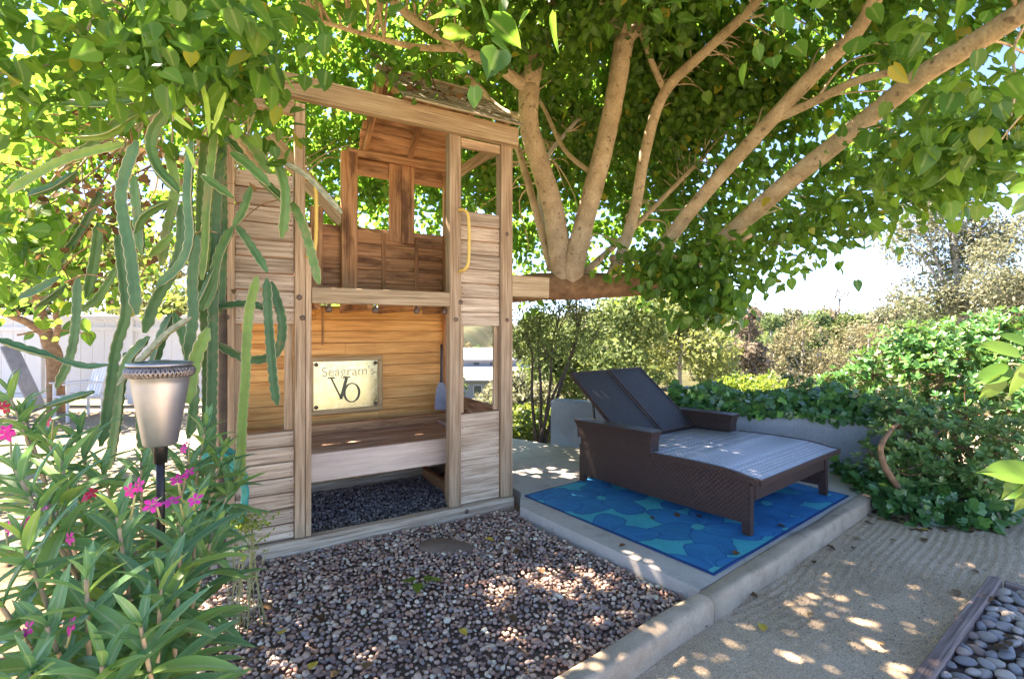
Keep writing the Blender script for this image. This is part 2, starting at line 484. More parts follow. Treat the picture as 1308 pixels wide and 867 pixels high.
def concrete(name, c0, c1, fine=120, tint=None):
    m, t, b, o = mk(name)
    tc = nd(t, 'ShaderNodeTexCoord')
    n1 = noise(t, tc.outputs['Object'], 2.4, 7, .65); n2 = noise(t, tc.outputs['Object'], fine, 4, .7)
    c = ramp(t, n1, [(.3, c0), (.7, c1)])
    n3 = noise(t, tc.outputs['Object'], 9, 6, .7)
    c = mixc(t, math_n(t, 'MULTIPLY', ramp(t, n3, [(.52, (0, 0, 0)), (.68, (1, 1, 1))]), .45), c, tint or (c0[0] * .55, c0[1] * .52, c0[2] * .48))
    c = mixc(t, .45, c, ramp(t, n2, [(.3, (.55, .55, .55)), (.7, (1.2, 1.2, 1.2))]), 'MULTIPLY')
    t.links.new(c, b.inputs['Base Color']); b.inputs['Roughness'].default_value = .85; b.inputs['Specular IOR Level'].default_value = .25
    t.links.new(bump(t, n2, .3, .003, bump(t, n1, .3, .01)), b.inputs['Normal'])
    return m
MAT['concrete'] = concrete('patio_concrete', (.46, .415, .355), (.60, .55, .48))
MAT['curb'] = concrete('curb_concrete', (.36, .275, .185), (.54, .435, .315))
MAT['wall'] = concrete('blue_grey_stucco', (.235, .28, .30), (.33, .375, .39), 60, (.24, .24, .22))
MAT['rock'] = concrete('flat_brown_rock', (.16, .11, .08), (.27, .20, .15), 60)

# wicker: woven strands, shade of the gaps painted into the colour
def wicker(name, col, hi, sx=1.0, rough=.34, spec=.7):
    sx *= 2.4
    m, t, b, o = mk(name)
    tc = nd(t, 'ShaderNodeTexCoord')
    w1 = nd(t, 'ShaderNodeTexWave', wave_type='BANDS', bands_direction='X', i_Scale=38.0 * sx); w2 = nd(t, 'ShaderNodeTexWave', wave_type='BANDS', bands_direction='Y', i_Scale=38.0 * sx); w3 = nd(t, 'ShaderNodeTexWave', wave_type='BANDS', bands_direction='Z', i_Scale=38.0 * sx)
    for q in (w1, w2, w3): t.links.new(tc.outputs['Object'], q.inputs['Vector'])
    ck = nd(t, 'ShaderNodeTexChecker', i_Scale=24.0 * sx); t.links.new(tc.outputs['Object'], ck.inputs['Vector'])
    a = math_n(t, 'MULTIPLY', math_n(t, 'ADD', w1.outputs['Fac'], w2.outputs['Fac']), .5)
    h = mixc(t, ck.outputs['Fac'], a, w3.outputs['Fac'])
    n1 = noise(t, tc.outputs['Object'], 30, 4, .6)
    c = mixc(t, h, col, hi)
    c = mixc(t, .4, c, ramp(t, n1, [(.3, (.5, .5, .5)), (.7, (1.3, 1.3, 1.3))]), 'MULTIPLY')
    t.links.new(c, b.inputs['Base Color']); b.inputs['Roughness'].default_value = rough; b.inputs['Specular IOR Level'].default_value = spec
    t.links.new(bump(t, h, .55, .004), b.inputs['Normal'])
    return m
MAT['wicker'] = wicker('dark_wicker', (.018, .0105, .0095), (.075, .043, .036), 1.0, .46, .4)
MAT['wicker_deck_sheen'] = wicker('sky_sheen_deck_wicker', (.20, .205, .235), (.50, .51, .57), .75)  # pale blue-grey is sky sheen painted into the brown wicker's colour
MAT['wicker_back'] = wicker('back_wicker', (.014, .0135, .015), (.055, .053, .058), 1.2, .5, .4)
MAT['metal_dark'] = plain('dark_metal', (.03, .028, .028), .4, .5, .6, .2, 40)
MAT['metal_torch'] = plain('brushed_torch_metal', (.33, .345, .375), .42, .5, .85, .22, 9, .1)
MAT['metal_braid'] = plain('aged_braid_metal', (.22, .20, .19), .5, .5, .8, .4, 60)
MAT['yellow'] = plain('yellow_plastic', (.72, .50, .11), .4, .5, 0, .12, 20)
MAT['vinyl'] = plain('white_vinyl', (.60, .60, .62), .45, .5, 0, .05, 4)
MAT['greyboard'] = plain('grey_painted_board', (.26, .28, .32), .7, .3, 0, .25, 8)
MAT['teal'] = plain('teal_hose', (.02, .30, .24), .4, .5, 0, .2, 20)
MAT['bolt'] = plain('rusty_bolt', (.16, .11, .08), .6, .4, .5, .4, 60)
MAT['black'] = plain('black_plastic', (.02, .02, .025), .5, .5, 0, .2, 20)
MAT['house'] = plain('far_house_wall', (.30, .31, .32), .8, .2, 0, .05, 2)
MAT['roofwhite'] = plain('far_house_roof', (.45, .44, .44), .7, .2, 0, .05, 2)
MAT['glass_dark'] = plain('far_window', (.06, .08, .09), .15, .6, 0, .1, 2)
MAT['gilt'] = wood('mirror_frame', (.32, .21, .09), (.46, .32, .15), (.56, .42, .22), .6, 14, None, .3, .2, .1, .3)
m, t, b, o = mk('mirror_glass')
tc = nd(t, 'ShaderNodeTexCoord'); n1 = noise(t, tc.outputs['Object'], 18, 5, .7)
t.links.new(ramp(t, n1, [(.35, (.26, .31, .23)), (.7, (.44, .49, .38))]), b.inputs['Base Color'])
b.inputs['Metallic'].default_value = 1.0
t.links.new(math_n(t, 'MULTIPLY_ADD', n1, .25, .08), b.inputs['Roughness'])
MAT['mirror'] = m
MAT['etch'] = plain('gold_etched_lettering', (.66, .60, .36), .6, .3, 0, .15, 50)
MAT['etch_dark'] = plain('dark_lettering', (.10, .11, .06), .5, .4, 0, .2, 50)
m, t, b, o = mk('rug_weave')
at = nd(t, 'ShaderNodeAttribute', attribute_name='print'); tc = nd(t, 'ShaderNodeTexCoord')
n1 = noise(t, tc.outputs['Object'], 220, 3, .7); n2 = noise(t, tc.outputs['Object'], 7, 5, .6)
c = mixc(t, .6, at.outputs['Color'], ramp(t, n1, [(.3, (.5, .5, .5)), (.7, (1.3, 1.3, 1.3))]), 'MULTIPLY')
c = mixc(t, .35, c, ramp(t, n2, [(.35, (.6, .6, .6)), (.7, (1.15, 1.15, 1.15))]), 'MULTIPLY')
t.links.new(c, b.inputs['Base Color']); b.inputs['Roughness'].default_value = .8; b.inputs['Specular IOR Level'].default_value = .2
t.links.new(bump(t, n1, .5, .003), b.inputs['Normal'])
MAT['rug'] = m

# ------------------------------------------------------------------ leaf templates and foliage builder
def leaf_tpl(wd=.36, base=.12, fold=.07, droop=.12, shoulder=.28, mid=.62):
    """folded leaf blade: midrib plus a smooth outline on each side, pointed tip, small notch at the stalk"""
    side = [(wd * .45, -base * .55), (wd * .90, shoulder * .42), (wd, shoulder), (wd * .93, (shoulder + mid) / 2), (wd * .70, mid), (wd * .36, .82), (wd * .10, .95)]
    V = [(0, 0, 0), (0, .33, -.015), (0, .66, -.04 - droop * .3), (0, 1.02, -droop)]
    Fc = []
    for sgn in (1, -1):
        o_ = len(V)
        for (x_, y_) in side: V.append((sgn * x_, y_, fold * x_ / wd * (1.1 - .5 * y_) - droop * max(0, y_) ** 2 * .8))
        q = [(0, o_, o_ + 1), (0, o_ + 1, o_ + 2), (0, o_ + 2, 1), (1, o_ + 2, o_ + 3), (1, o_ + 3, o_ + 4), (1, o_ + 4, 2), (2, o_ + 4, o_ + 5), (2, o_ + 5, o_ + 6), (2, o_ + 6, 3)]
        Fc += [f if sgn > 0 else (f[0], f[2], f[1]) for f in q]
    return np.array(V), np.array(Fc)
HEART = leaf_tpl(.40, .16, .08, .14)
OBOV = (np.array([(0, 0, 0), (0, .55, -.01), (0, 1, -.05), (-.17, .42, .04), (-.20, .74, .03), (.17, .42, .04), (.20, .74, .03)]), np.array([(0, 1, 3), (1, 4, 3), (1, 2, 4), (0, 5, 1), (1, 5, 6), (1, 6, 2)]))
CARD = (np.array([(0, 0, 0), (-.22, .5, .05), (0, 1, -.1), (.22, .5, .05)]), np.array([(0, 3, 1), (1, 3, 2)]))
NARROW = (np.array([(0, 0, 0), (-.14, .5, .03), (0, 1, -.12), (.14, .5, .03)]), np.array([(0, 3, 1), (1, 3, 2)]))
def lance_tpl(n=6, wd=.100, bend=.26):
    V, Fc = [], []
    for i in range(n + 1):
        s = i / n
        ww = wd * math.sin(math.pi * min(1, .06 + s * .94)) ** .75
        z = -bend * s * s
        V += [(-ww, s, z + ww * .45), (0, s, z), (ww, s, z + ww * .45)]
    for i in range(n):
        a = i * 3
        for k in (0, 1):
            Fc += [(a + k, a + k + 1, a + k + 4), (a + k, a + k + 4, a + k + 3)]
    return np.array(V), np.array(Fc)
LANCE = lance_tpl()
_iv = [(0, 0, 0), (.30, -.12, .03), (.50, .22, .0), (.30, .42, .05), (.34, .72, 0), (.0, 1.0, -.10), (-.34, .72, 0), (-.30, .42, .05), (-.50, .22, 0), (-.30, -.12, .03), (0, .40, .0)]
IVY = (np.array(_iv), np.array([(10, i, (i % 9) + 1 if i < 9 else 0) for i in range(0, 10)][:0] + [(10, 0, 1), (10, 1, 2), (10, 2, 3), (10, 3, 4), (10, 4, 5), (10, 5, 6), (10, 6, 7), (10, 7, 8), (10, 8, 9), (10, 9, 0)]))

def foliage(parent, mat, tpl, T, tip, nrm, size, n_ind=0, name='leaf', stuff='foliage', rnd=None):
    T = np.asarray(T, float); tip = np.asarray(tip, float); nrm = np.asarray(nrm, float); size = np.asarray(size, float)
    N = len(T)
    rnd = rng.random(N) if rnd is None else rnd
    Rm = frames(tip, nrm)
    ind = np.zeros(N, bool)
    if n_ind:
        px = CX + T[:, 0] / np.maximum(T[:, 1], .1) * F; py = HY - (T[:, 2] - H) / np.maximum(T[:, 1], .1) * F
        ok = (T[:, 1] > .3) & (px > 0) & (px < 1308) & (py > 0) & (py < 867)
        sc = np.where(ok, size / np.maximum(T[:, 1], .1), 0)
        idx = np.argsort(-sc)[:n_ind]
        ind[idx[sc[idx] > 0]] = True
    if (~ind).any():
        s = ~ind
        me = join_instances(stuff, tpl[0], tpl[1], Rm[s], T[s], size[s], rnd[s])
        ob = put(stuff, me, mat, parent); ob['kind'] = 'stuff'
    if ind.any():
        me = fast_mesh(name, tpl[0], tpl[1], attrs={'rib': rib_of(tpl[0])}); me.materials.append(mat)
        for i in np.where(ind)[0]:
            M4 = Matrix([[*(Rm[i][r] * size[i]), T[i][r]] for r in range(3)] + [[0, 0, 0, 1]])
            put(name, me, None, parent, world=M4)

def rand_dirs(n):
    return norm(rng.normal(size=(n, 3)))

# ------------------------------------------------------------------ terrain
def sst(a, b, x):
    tt = np.clip((x - a) / (b - a), 0, 1); return tt * tt * (3 - 2 * tt)
def terrain(x, y):
    z = -0.065 - 6.6 * sst(8.5, 36, y) * sst(-16, -7, x + .0 * y) - .35 * sst(6.2, 8.5, y) * sst(-1.5, .0, x)
    z = z + 8.0 * sst(14, 70, x) * sst(10, 60, y) + 2.6 * sst(30, 90, y) * sst(-5, 20, x)
    dist = np.sqrt(x * x + y * y)
    z = z + 9.5 * sst(120, 420, dist) * (.75 + .35 * np.sin(x * .011 + 1.2) + .15 * np.sin(x * .031))
    z = z + .35 * np.sin(x * .21 + 1) * np.sin(y * .17) * sst(14, 30, dist)
    return z
gx = np.sinh(np.linspace(-5.2, 5.2, 150)) * 8.0
gy = np.concatenate([np.linspace(-40, 0, 12), np.sinh(np.linspace(0.02, 5.2, 140)) * 8.0])
XX, YY = np.meshgrid(gx, gy)
V = np.stack([XX.ravel(), YY.ravel(), terrain(XX, YY).ravel()], 1)
nx, ny = len(gx), len(gy)
ii = (np.arange(ny - 1)[:, None] * nx + np.arange(nx - 1)[None]).ravel()
Fc = np.stack([ii, ii + 1, ii + 1 + nx, ii + nx], 1)
put('ground', fast_mesh('ground', V, Fc), MAT['ground'])['kind'] = 'structure'

# patio axes: a along the curb, b away from it
AX = Vector((.7855, .619, 0)); BX = Vector((-.619, .7855, 0))
RN = Vector((1.096, 2.66, 0))
def ab(a, b, z=0.0):
    p = RN + AX * a + BX * b; return Vector((p.x, p.y, z))

patio_poly = [ab(-.19, -.03), ab(2.75, -.03), (3.9, 4.35), (3.25, 4.52), (.42, 5.72), (-.10, 6.1), (-.55, 5.15), (.075, 4.02), (.06, 3.70)]
put('patio', prism('patio', [(p[0], p[1]) for p in patio_poly], -.12, .06), MAT['concrete'])['kind'] = 'structure'
# curb: rounded concrete edging cast in lengths
def curb(a0, a1, name='curb'):
    prof = [(-.130, -.12), (-.129, .040), (-.126, .052), (-.120, .060), (-.111, .065), (-.095, .067), (-.070, .068), (-.044, .067), (-.036, .062), (-.034, -.12)]
    n = max(2, int((a1 - a0) / .12)); V = []; 
    for i in range(n + 1):
        a = a0 + (a1 - a0) * i / n; wob = .004 * math.sin(a * 9) 
        for (bb, z) in prof:
            p = ab(a, bb + wob, z + (.004 * math.sin(a * 5 + bb * 40) if z > 0 else 0)); V.append(p)
    k = len(prof); Fc = []
    for i in range(n):
        for j in range(k - 1): Fc.append((i * k + j, i * k + j + 1, (i + 1) * k + j + 1, (i + 1) * k + j))
    Fc.append(tuple(range(k))); Fc.append(tuple(n * k + j for j in range(k - 1, -1, -1)))
    return pymesh(name, V, Fc, True)
cb = put('curb', curb(-3.2, -.235), MAT['curb']); cb['kind'] = 'structure'
for a0, a1 in ((-.232, 2.42),):
    put('curb_length', curb(a0, a1), MAT['curb'], cb)

# raked sand path: real grooves that run beside the curb
na, nb = 420, 250
aa = np.linspace(-3.0, 4.6, na); bb = np.linspace(-3.2, -.10, nb)
A2, B2 = np.meshgrid(aa, bb)
X2 = RN.x + AX.x * A2 + BX.x * B2; Y2 = RN.y + AX.y * A2 + BX.y * B2
Bw = B2 + .05 * np.sin(A2 * 1.9 + .6) + .025 * np.sin(A2 * 4.3) + .03 * np.sin(B2 * 3)
amp = 0.0033 * np.clip(.28 + .6 * np.sin(A2 * 1.3 + B2 * 2.1 + .7) + .3 * np.sin(A2 * 3.7 - B2 * 4), 0, 1) * sst(3.2, 2.2, A2)
Z2 = -.048 + amp * np.sin(Bw * 2 * math.pi / .046) + .006 * np.sin(A2 * 2.3) * np.sin(B2 * 3.1) + rng.normal(0, .0016, A2.shape)
ii = (np.arange(nb - 1)[:, None] * na + np.arange(na - 1)[None]).ravel()
put('path', fast_mesh('path', np.stack([X2.ravel(), Y2.ravel(), Z2.ravel()], 1), np.stack([ii, ii + 1, ii + 1 + na, ii + na], 1)), MAT['sand'])['kind'] = 'structure'

ext = [ab(-9, -3.19), ab(9, -3.19), ab(9, -11), ab(-9, -11)]
put('yard', pymesh('yard', [(p.x, p.y, -.05) for p in ext], [(3, 2, 1, 0)]), MAT['sand'])['kind'] = 'structure'  # unseen pale sand added behind the camera to bounce light forward
# ------------------------------------------------------------------ pebbles, cobbles, gravel
def pebble_tpl(sub=1, seed=0):
    bm = bmesh.new(); bmesh.ops.create_icosphere(bm, subdivisions=sub, radius=1)
    r = random.Random(seed)
    k = [Vector((r.uniform(-1, 1), r.uniform(-1, 1), r.uniform(-1, 1))) for _ in range(3)]
    for v in bm.verts:
        f = 1 + .16 * math.sin(v.co.dot(k[0]) * 2.4) + .10 * math.sin(v.co.dot(k[1]) * 3.3 + 1)
        v.co = v.co * f
    V = np.array([v.co[:] for v in bm.verts]); Fc = np.array([[x.index for x in f.verts] for f in bm.faces]); bm.free()
    return V, Fc
def stones(bed, mat, pts, sizes, flat, name, stuff, n_ind=300, sub=1, tilt=.35):
    N = len(pts)
    px = CX + pts[:, 0] / pts[:, 1] * F; py = HY - (pts[:, 2] - H) / pts[:, 1] * F
    ok = (px > 0) & (px < 1308) & (py < 867)
    sc = np.where(ok, sizes / pts[:, 1], 0)
    # prefer top layer
    order = np.argsort(-sc)[:n_ind]; ind = np.zeros(N, bool); ind[order[sc[order] > 0]] = True
    up = norm(np.stack([rng.normal(0, tilt, N), rng.normal(0, tilt, N), np.ones(N)], 1))
    Rm = frames(norm(np.stack([rng.normal(size=N), rng.normal(size=N), rng.normal(0, .1, N)], 1)), up)
    S = np.stack([sizes * rng.uniform(.7, .95, N), sizes * rng.uniform(1.0, 1.35, N), sizes * flat * rng.uniform(.8, 1.2, N)], 1)
    var = rng.integers(0, 4, N)
    first = True
    V_all, F_all, r_all, off = [], [], [], 0
    for k in range(4):
        tV, tF = pebble_tpl(sub, k + 3)
        s = (~ind) & (var == k)
        if s.any():
            P = np.einsum('nij,nkj->nki', Rm[s], tV[None] * S[s][:, None, :]) + pts[s][:, None, :]
            n = len(P); V_all.append(P.reshape(-1, 3)); F_all.append((tF[None] + (np.arange(n) * len(tV))[:, None, None]).reshape(-1, 3) + off)
            off += n * len(tV); r_all.append(np.repeat(rng.random(n), len(tV)))
        me = fast_mesh(name, tV, tF); me.materials.append(mat)
        for i in np.where(ind & (var == k))[0]:
            M4 = Matrix([[*(Rm[i][r] * S[i]), pts[i][r]] for r in range(3)] + [[0, 0, 0, 1]])
            put(name, me, None, bed, world=M4)
    if V_all:
        ob = put(stuff, fast_mesh(stuff, np.concatenate(V_all), np.concatenate(F_all), np.concatenate(r_all)), mat, bed); ob['kind'] = 'stuff'

def scatter(poly, n, dmin, layers=1):
    xs = [p[0] for p in poly]; ys = [p[1] for p in poly]
    x = rng.uniform(min(xs), max(xs), n); y = rng.uniform(min(ys), max(ys), n)
    k = in_poly(x, y, poly)
    x, y = x[k], y[k]
    cell = {}; keep = []
    for i in range(len(x)):
        cx_, cy_ = int(x[i] / dmin), int(y[i] / dmin); good = True
        for ax in (-1, 0, 1):
            for ay in (-1, 0, 1):
                for j in cell.get((cx_ + ax, cy_ + ay), ()):
                    if (x[i] - x[j]) ** 2 + (y[i] - y[j]) ** 2 < dmin * dmin: good = False; break
                if not good: break
            if not good: break
        if good: cell.setdefault((cx_, cy_), []).append(i); keep.append(i)
    return x[keep], y[keep]

UX = Vector((.862, .506, 0)); VX = Vector((-.506, .862, 0)); PO = Vector((-.04, 3.88, 0))
def uv(u, v, z=0.0):
    p = PO + UX * u + VX * v; return Vector((p.x, p.y, z))

peb_poly = [uv(.04, -.03), ab(-.215, 1.25), ab(-.205, -.03), ab(-2.3, -.03), (-.95, 1.0), (-1.35, 1.55), (-1.9, 2.3), uv(-2.0, -.03)]
peb_poly = [(p[0], p[1]) for p in peb_poly]
bed = put('pebble_bed', prism('pebble_bed', peb_poly, -.10, -.030), MAT['bed_soil']); bed['kind'] = 'structure'
x, y = scatter(peb_poly, 150000, .0205)
z = .004 * np.sin(x * 5) * np.sin(y * 4) - .016 + .03 * np.exp(-(((x + .35) / .45) ** 2 + ((y - 2.9) / .4) ** 2))
p1 = np.stack([x, y, z + rng.uniform(-.006, .008, len(x))], 1)
s1 = rng.uniform(.008, .0165, len(x)) * np.where(rng.random(len(x)) < .10, 1.5, 1)
stones(bed, MAT['pebble'], p1, s1, .62, 'pebble', 'small_pebbles', 300, 1)

# cobble bed with wooden edging at the near right
e0, e1 = G(1165, 895, .0), G(1276, 742, .0)
ed = (e1 - e0).normalized(); en = Vector((ed.y, -ed.x, 0))
e2 = e1 + en * 1.5
cob_poly = [e0 - ed * .6 + en * .02, e1 + en * .02 - ed * .02, e2 - ed * .02, e0 - ed * .6 + en * 1.5]
cob_poly = [(p.x, p.y) for p in cob_poly]
cbed = put('cobble_bed', prism('cobble_bed', cob_poly, -.12, -.040), MAT['bed_soil']); cbed['kind'] = 'structure'
x, y = scatter(cob_poly, 30000, .047)
stones(cbed, MAT['cobble'], np.stack([x, y, -.022 + rng.uniform(-.008, .014, len(x))], 1), rng.uniform(.022, .037, len(x)), .55, 'cobble', 'far_cobbles', 300, 2, .3)
edge = thing('garden_edging', 'weathered grey wooden edging boards round the bed of large grey cobbles', 'edging', (e1.x, e1.y, -.06))
def board_between(p, q, wd, z0, z1, mat, name, parent, jit=.003):
    p, q = Vector(p), Vector(q); dd = q - p; L = dd.length
    me = bevel_box(L, wd, z1 - z0, .006, jit)
    ang = math.atan2(dd.y, dd.x); c = (p + q) / 2
    return put(name, me, mat, parent, world=Matrix.Translation((c.x, c.y, (z0 + z1) / 2)) @ Matrix.Rotation(ang, 4, 'Z'))
board_between(e0 - ed * .6 - en * .012, e1 - en * .012, .055, -.10, .022, MAT['old_edge'], 'board', edge)
board_between(e1 + en * .022, e2 + en * .02, .045, -.10, .012, MAT['old_edge'], 'board', edge)

# loose grit lying on the path
pth = bpy.data.objects['path']
n = 15000
ga_, gb_ = rng.uniform(-1.6, 3.4, n), -.135 - rng.random(n) ** 1.3 * 2.0
gp_ = np.stack([RN.x + AX.x * ga_ + BX.x * gb_, RN.y + AX.y * ga_ + BX.y * gb_, np.full(n, -.046)], 1)
gp_ = gp_[~in_poly(gp_[:, 0], gp_[:, 1], cob_poly)]; n = len(gp_)
tV, tF = pebble_tpl(1, 5)
bm = bmesh.new(); bmesh.ops.create_icosphere(bm, subdivisions=1, radius=1); bm.free()
o4 = np.array([(1, 0, 0), (-.5, .87, 0), (-.5, -.87, 0), (.1, .1, .9), (0, 0, -.8)]); f4 = np.array([(0, 1, 3), (1, 2, 3), (2, 0, 3), (1, 0, 4), (2, 1, 4), (0, 2, 4)])
ob = put('grit', join_instances('grit', o4, f4, frames(rand_dirs(n), rand_dirs(n)), gp_, rng.uniform(.0018, .0048, n), rng.random(n)), MAT['grit'], pth); ob['kind'] = 'stuff'

# gravel inside the playhouse
gr_poly = [(uv(*p).x, uv(*p).y) for p in ((-1.93, .05), (-.02, .05), (-.02, 1.12), (-1.93, 1.12))]
gb = put('gravel_floor', prism('gravel_floor', gr_poly, -.09, -.02), MAT['bed_soil']); gb['kind'] = 'structure'
x, y = scatter(gr_poly, 60000, .019)
stones(gb, MAT['gravel'], np.stack([x, y, -.012 + rng.uniform(-.005, .01, len(x))], 1), rng.uniform(.008, .015, len(x)), .75, 'stone', 'gravel', 60, 1, .6)

# ------------------------------------------------------------------ playhouse
PB = Matrix(((UX.x, VX.x, 0, PO.x), (UX.y, VX.y, 0, PO.y), (0, 0, 1, 0), (0, 0, 0, 1)))
play = thing('playhouse', 'weathered two storey wooden playhouse with cedar back wall and small gable roof', 'playhouse', basis=PB)
def pb(name, u0, u1, v0, v1, z0, z1, mat, axis='u', parent=None, bev=.004, jit=.0022, rot=None):
    du, dv, dz = u1 - u0, v1 - v0, z1 - z0
    c = Vector(((u0 + u1) / 2, (v0 + v1) / 2, (z0 + z1) / 2))
    if axis == 'u': me = bevel_box(du, dv, dz, bev, jit); r = Matrix.Identity(4)
    elif axis == 'z': me = bevel_box(dz, dv, du, bev, jit); r = Matrix.Rotation(R(-90), 4, 'Y')
    else: me = bevel_box(dv, du, dz, bev, jit); r = Matrix.Rotation(R(90), 4, 'Z')
    loc = Matrix.Translation(c) @ (rot or Matrix.Identity(4)) @ r
    par = parent or play
    if par is not play:
        loc = WM[par.name].inverted() @ PB @ loc
    return put(name, me, mat, par, local=loc)
W_, PST, CED, RED, BM = MAT['weathered'], MAT['post'], MAT['cedar'], MAT['redwood'], MAT['beam']
# sill and posts
pb('sill', -2.0, .055, -.02, .05, -.05, .068, W_)
pb('sill', -2.0, -1.95, .055, 1.2, -.05, .06, W_, 'v'); pb('sill', .005, .055, .055, 1.2, -.05, .06, W_, 'v'); pb('sill', -1.945, .0, 1.15, 1.2, -.05, .06, W_)
for u0, u1, zt in ((-1.972, -1.878, 2.80), (-1.545, -1.485, 2.835), (-1.482, -1.448, 2.05), (-.487, -.395, 2.86), (-.052, .052, 2.86)):
    pb('post', u0, u1, .0, .085 if u1 - u0 > .05 else .07, .072, zt, PST, 'z')
pb('post', -.012, .045, .10, .15, .072, 2.84, PST, 'z')
for u0, u1, zt in ((-1.972, -1.88, 2.85), (-1.045, -.91, 2.965), (-.07, .045, 2.90)):
    pb('post', u0, u1, 1.08, 1.158, 1.66 if u0 > -1.5 and u0 < -.5 else .065, zt, RED if u0 > -1.5 else PST, 'z')
pb('post', -1.30, -1.20, 1.09, 1.155, 1.70, 2.45, RED, 'z')
# top beams
pb('beam', -2.02, .075, -.06, .0, 2.845, 2.985, BM)
pb('beam', -1.875, -1.548, .004, .045, 2.755, 2.845, PST)
pb('beam', -.39, -.056, .012, .05, 2.775, 2.843, PST)
pb('beam', -1.99, -1.94, .004, 1.19, 2.86, 2.95, PST, 'v'); pb('beam', .0, .05, .09, 1.19, 2.866, 2.95, PST, 'v')
pb('beam', -1.0, .06, 1.085, 1.15, 2.93, 3.0, RED)
# swing beam stub reaching to the tree
pb('beam_stub', .056, .42, .015, .115, 1.66, 1.83, BM)
# siding boards: left front upper, lower; right front upper, lower
def siding(u0, u1, v, z0, z1, n, mat, th=.015, name='siding_board', gap=.006, lap=True):
    h = (z1 - z0) / n
    pb('added_backing', u0 + .004, u1 - .004, v + th + .007, v + th + .013, z0 + .004, z1 - .004, RED)  # added panel: stops light leaking through and keeps the gaps dark
    for i in range(n):
        r = random.uniform(-.003, .003)
        zz0 = z0 + i * h + gap / 2; zz1 = z0 + (i + 1) * h - gap / 2
        pb(name, u0 + random.uniform(-.003, .003), u1 + random.uniform(-.003, .003), v + r, v + th + r, zz0, zz1, mat, 'u', rot=Matrix.Rotation(R(random.uniform(-.25, .25)), 4, 'Y') @ Matrix.Rotation(R(random.uniform(-2.0, 0)), 4, 'X'))
siding(-1.876, -1.548, .022, 1.43, 2.37, 9, W_)
siding(-1.876, -1.548, .022, .075, .755, 7, W_)
siding(-.393, -.056, .022, 1.42, 2.295, 8, W_)
pb('siding_board', -.391, -.056, .022, .04, .075, .755, MAT['weathered'], 'u')
pb('trim', -1.60, -1.55, .046, .075, .76, 1.43, PST, 'z'); pb('trim', -1.876, -1.84, .046, .075, .76, 1.43, PST, 'z')
pb('trim', -.392, -.355, .046, .075, .76, 1.42, PST, 'z'); pb('trim', -.092, -.056, .046, .075, .76, 1.42, PST, 'z')
# right side wall, low and dark inside; left side wall
for i in range(6): pb('siding_board', .012, .032, .16, 1.07, .075 + i * .115, .185 + i * .115, RED, 'v')
for i in range(7): pb('siding_board', .012, .032, .16, 1.07, 1.70 + i * .085, 1.78 + i * .085, RED, 'v')
for i in range(6): pb('siding_board', -1.965, -1.945, .09, 1.07, .075 + i * .115, .185 + i * .115, W_, 'v')
for i in range(8): pb('siding_board', -1.965, -1.945, .09, 1.07, 1.45 + i * .11, 1.555 + i * .11, W_, 'v')
# platform
pb('platform_edge', -1.446, -.490, -.012, .04, 1.565, 1.668, BM)
for i in range(9): pb('floor_board', -1.93, -.02, .092 + i * .108, .196 + i * .108, 1.625, 1.652, RED)
for u in (-1.40, -1.05, -.72, -.30): pb('joist', u - .02, u + .02, .09, 1.05, 1.535, 1.622, RED, 'v')
for u in (-1.33, -1.02, -.72, -.50):
    me = lathe('hook', [(.0, -.026), (.018, -.024), (.024, -.008), (.022, .006), (.010, .014), (.010, .03), (0, .03)], 14)
    put('hook', me, MAT['bolt'], play, local=Matrix.Translation((u, .07, 1.535)))
# cedar back wall
pb('added_backing', -1.938, .028, 1.188, 1.194, .44, 1.60, RED); pb('added_backing', -1.938, .028, 1.19, 1.196, 1.69, 2.31, RED)  # panels added to keep sunlight from leaking between the boards
nrow = 11
for i in range(nrow):
    z0 = .44 + i * .1045; lp_ = .006 * 0
    if i % 3 == 1:
        c_ = random.choice((-1.25, -1.0, -.7))
        pb('cedar_board', -1.94, c_ - .0005, 1.1605 + lp_, 1.178 + lp_, z0, z0 + .1015, CED); pb('cedar_board', c_ + .0005, .03, 1.1605 + lp_, 1.178 + lp_, z0, z0 + .1015, CED)
    else:
        pb('cedar_board', -1.94, .03, 1.1605 + lp_, 1.178 + lp_, z0, z0 + .1015, CED)
pb('cedar_board', -1.94, .03, 1.16, 1.178, .065, .20, RED); pb('cedar_board', -1.94, .03, 1.168, 1.186, .19, .446, RED)
pb('batten', -1.20, -1.185, 1.148, 1.158, 1.26, 1.58, RED, 'z')
# upper back wall: siding, battens, openings, centre plank
for i in range(6): pb('siding_board', -1.94, .03, 1.16 + .007 * (i % 2), 1.178 + .007 * (i % 2), 1.69 + i * .104, 1.80 + i * .104, RED)
for i in range(5): pb('siding_board', -.905, -.075, 1.14, 1.157, 1.70 + i * .12, 1.816 + i * .12, RED)
pb('batten', -.68, -.645, 1.12, 1.138, 1.70, 2.28, RED, 'z'); pb('batten', -.365, -.33, 1.12, 1.138, 1.70, 2.25, RED, 'z')
pb('plank', -.615, -.50, 1.112, 1.138, 2.21, 2.93, RED, 'z'); pb('plank', -.496, -.372, 1.112, 1.138, 2.20, 2.93, RED, 'z')
pb('rail', -.905, -.075, 1.145, 1.175, 2.79, 2.925, RED)
# diagonal brace on the left
c0 = Vector((-1.62, 1.12, 2.98)); c1 = Vector((-1.03, 1.12, 2.35))
me = bevel_box((c1 - c0).length, .045, .13, .004, .002)
put('brace', me, BM, play, local=Matrix.Translation((c0 + c1) / 2) @ Matrix.Rotation(math.atan2(-(c1.z - c0.z), c1.x - c0.x), 4, 'Y'))
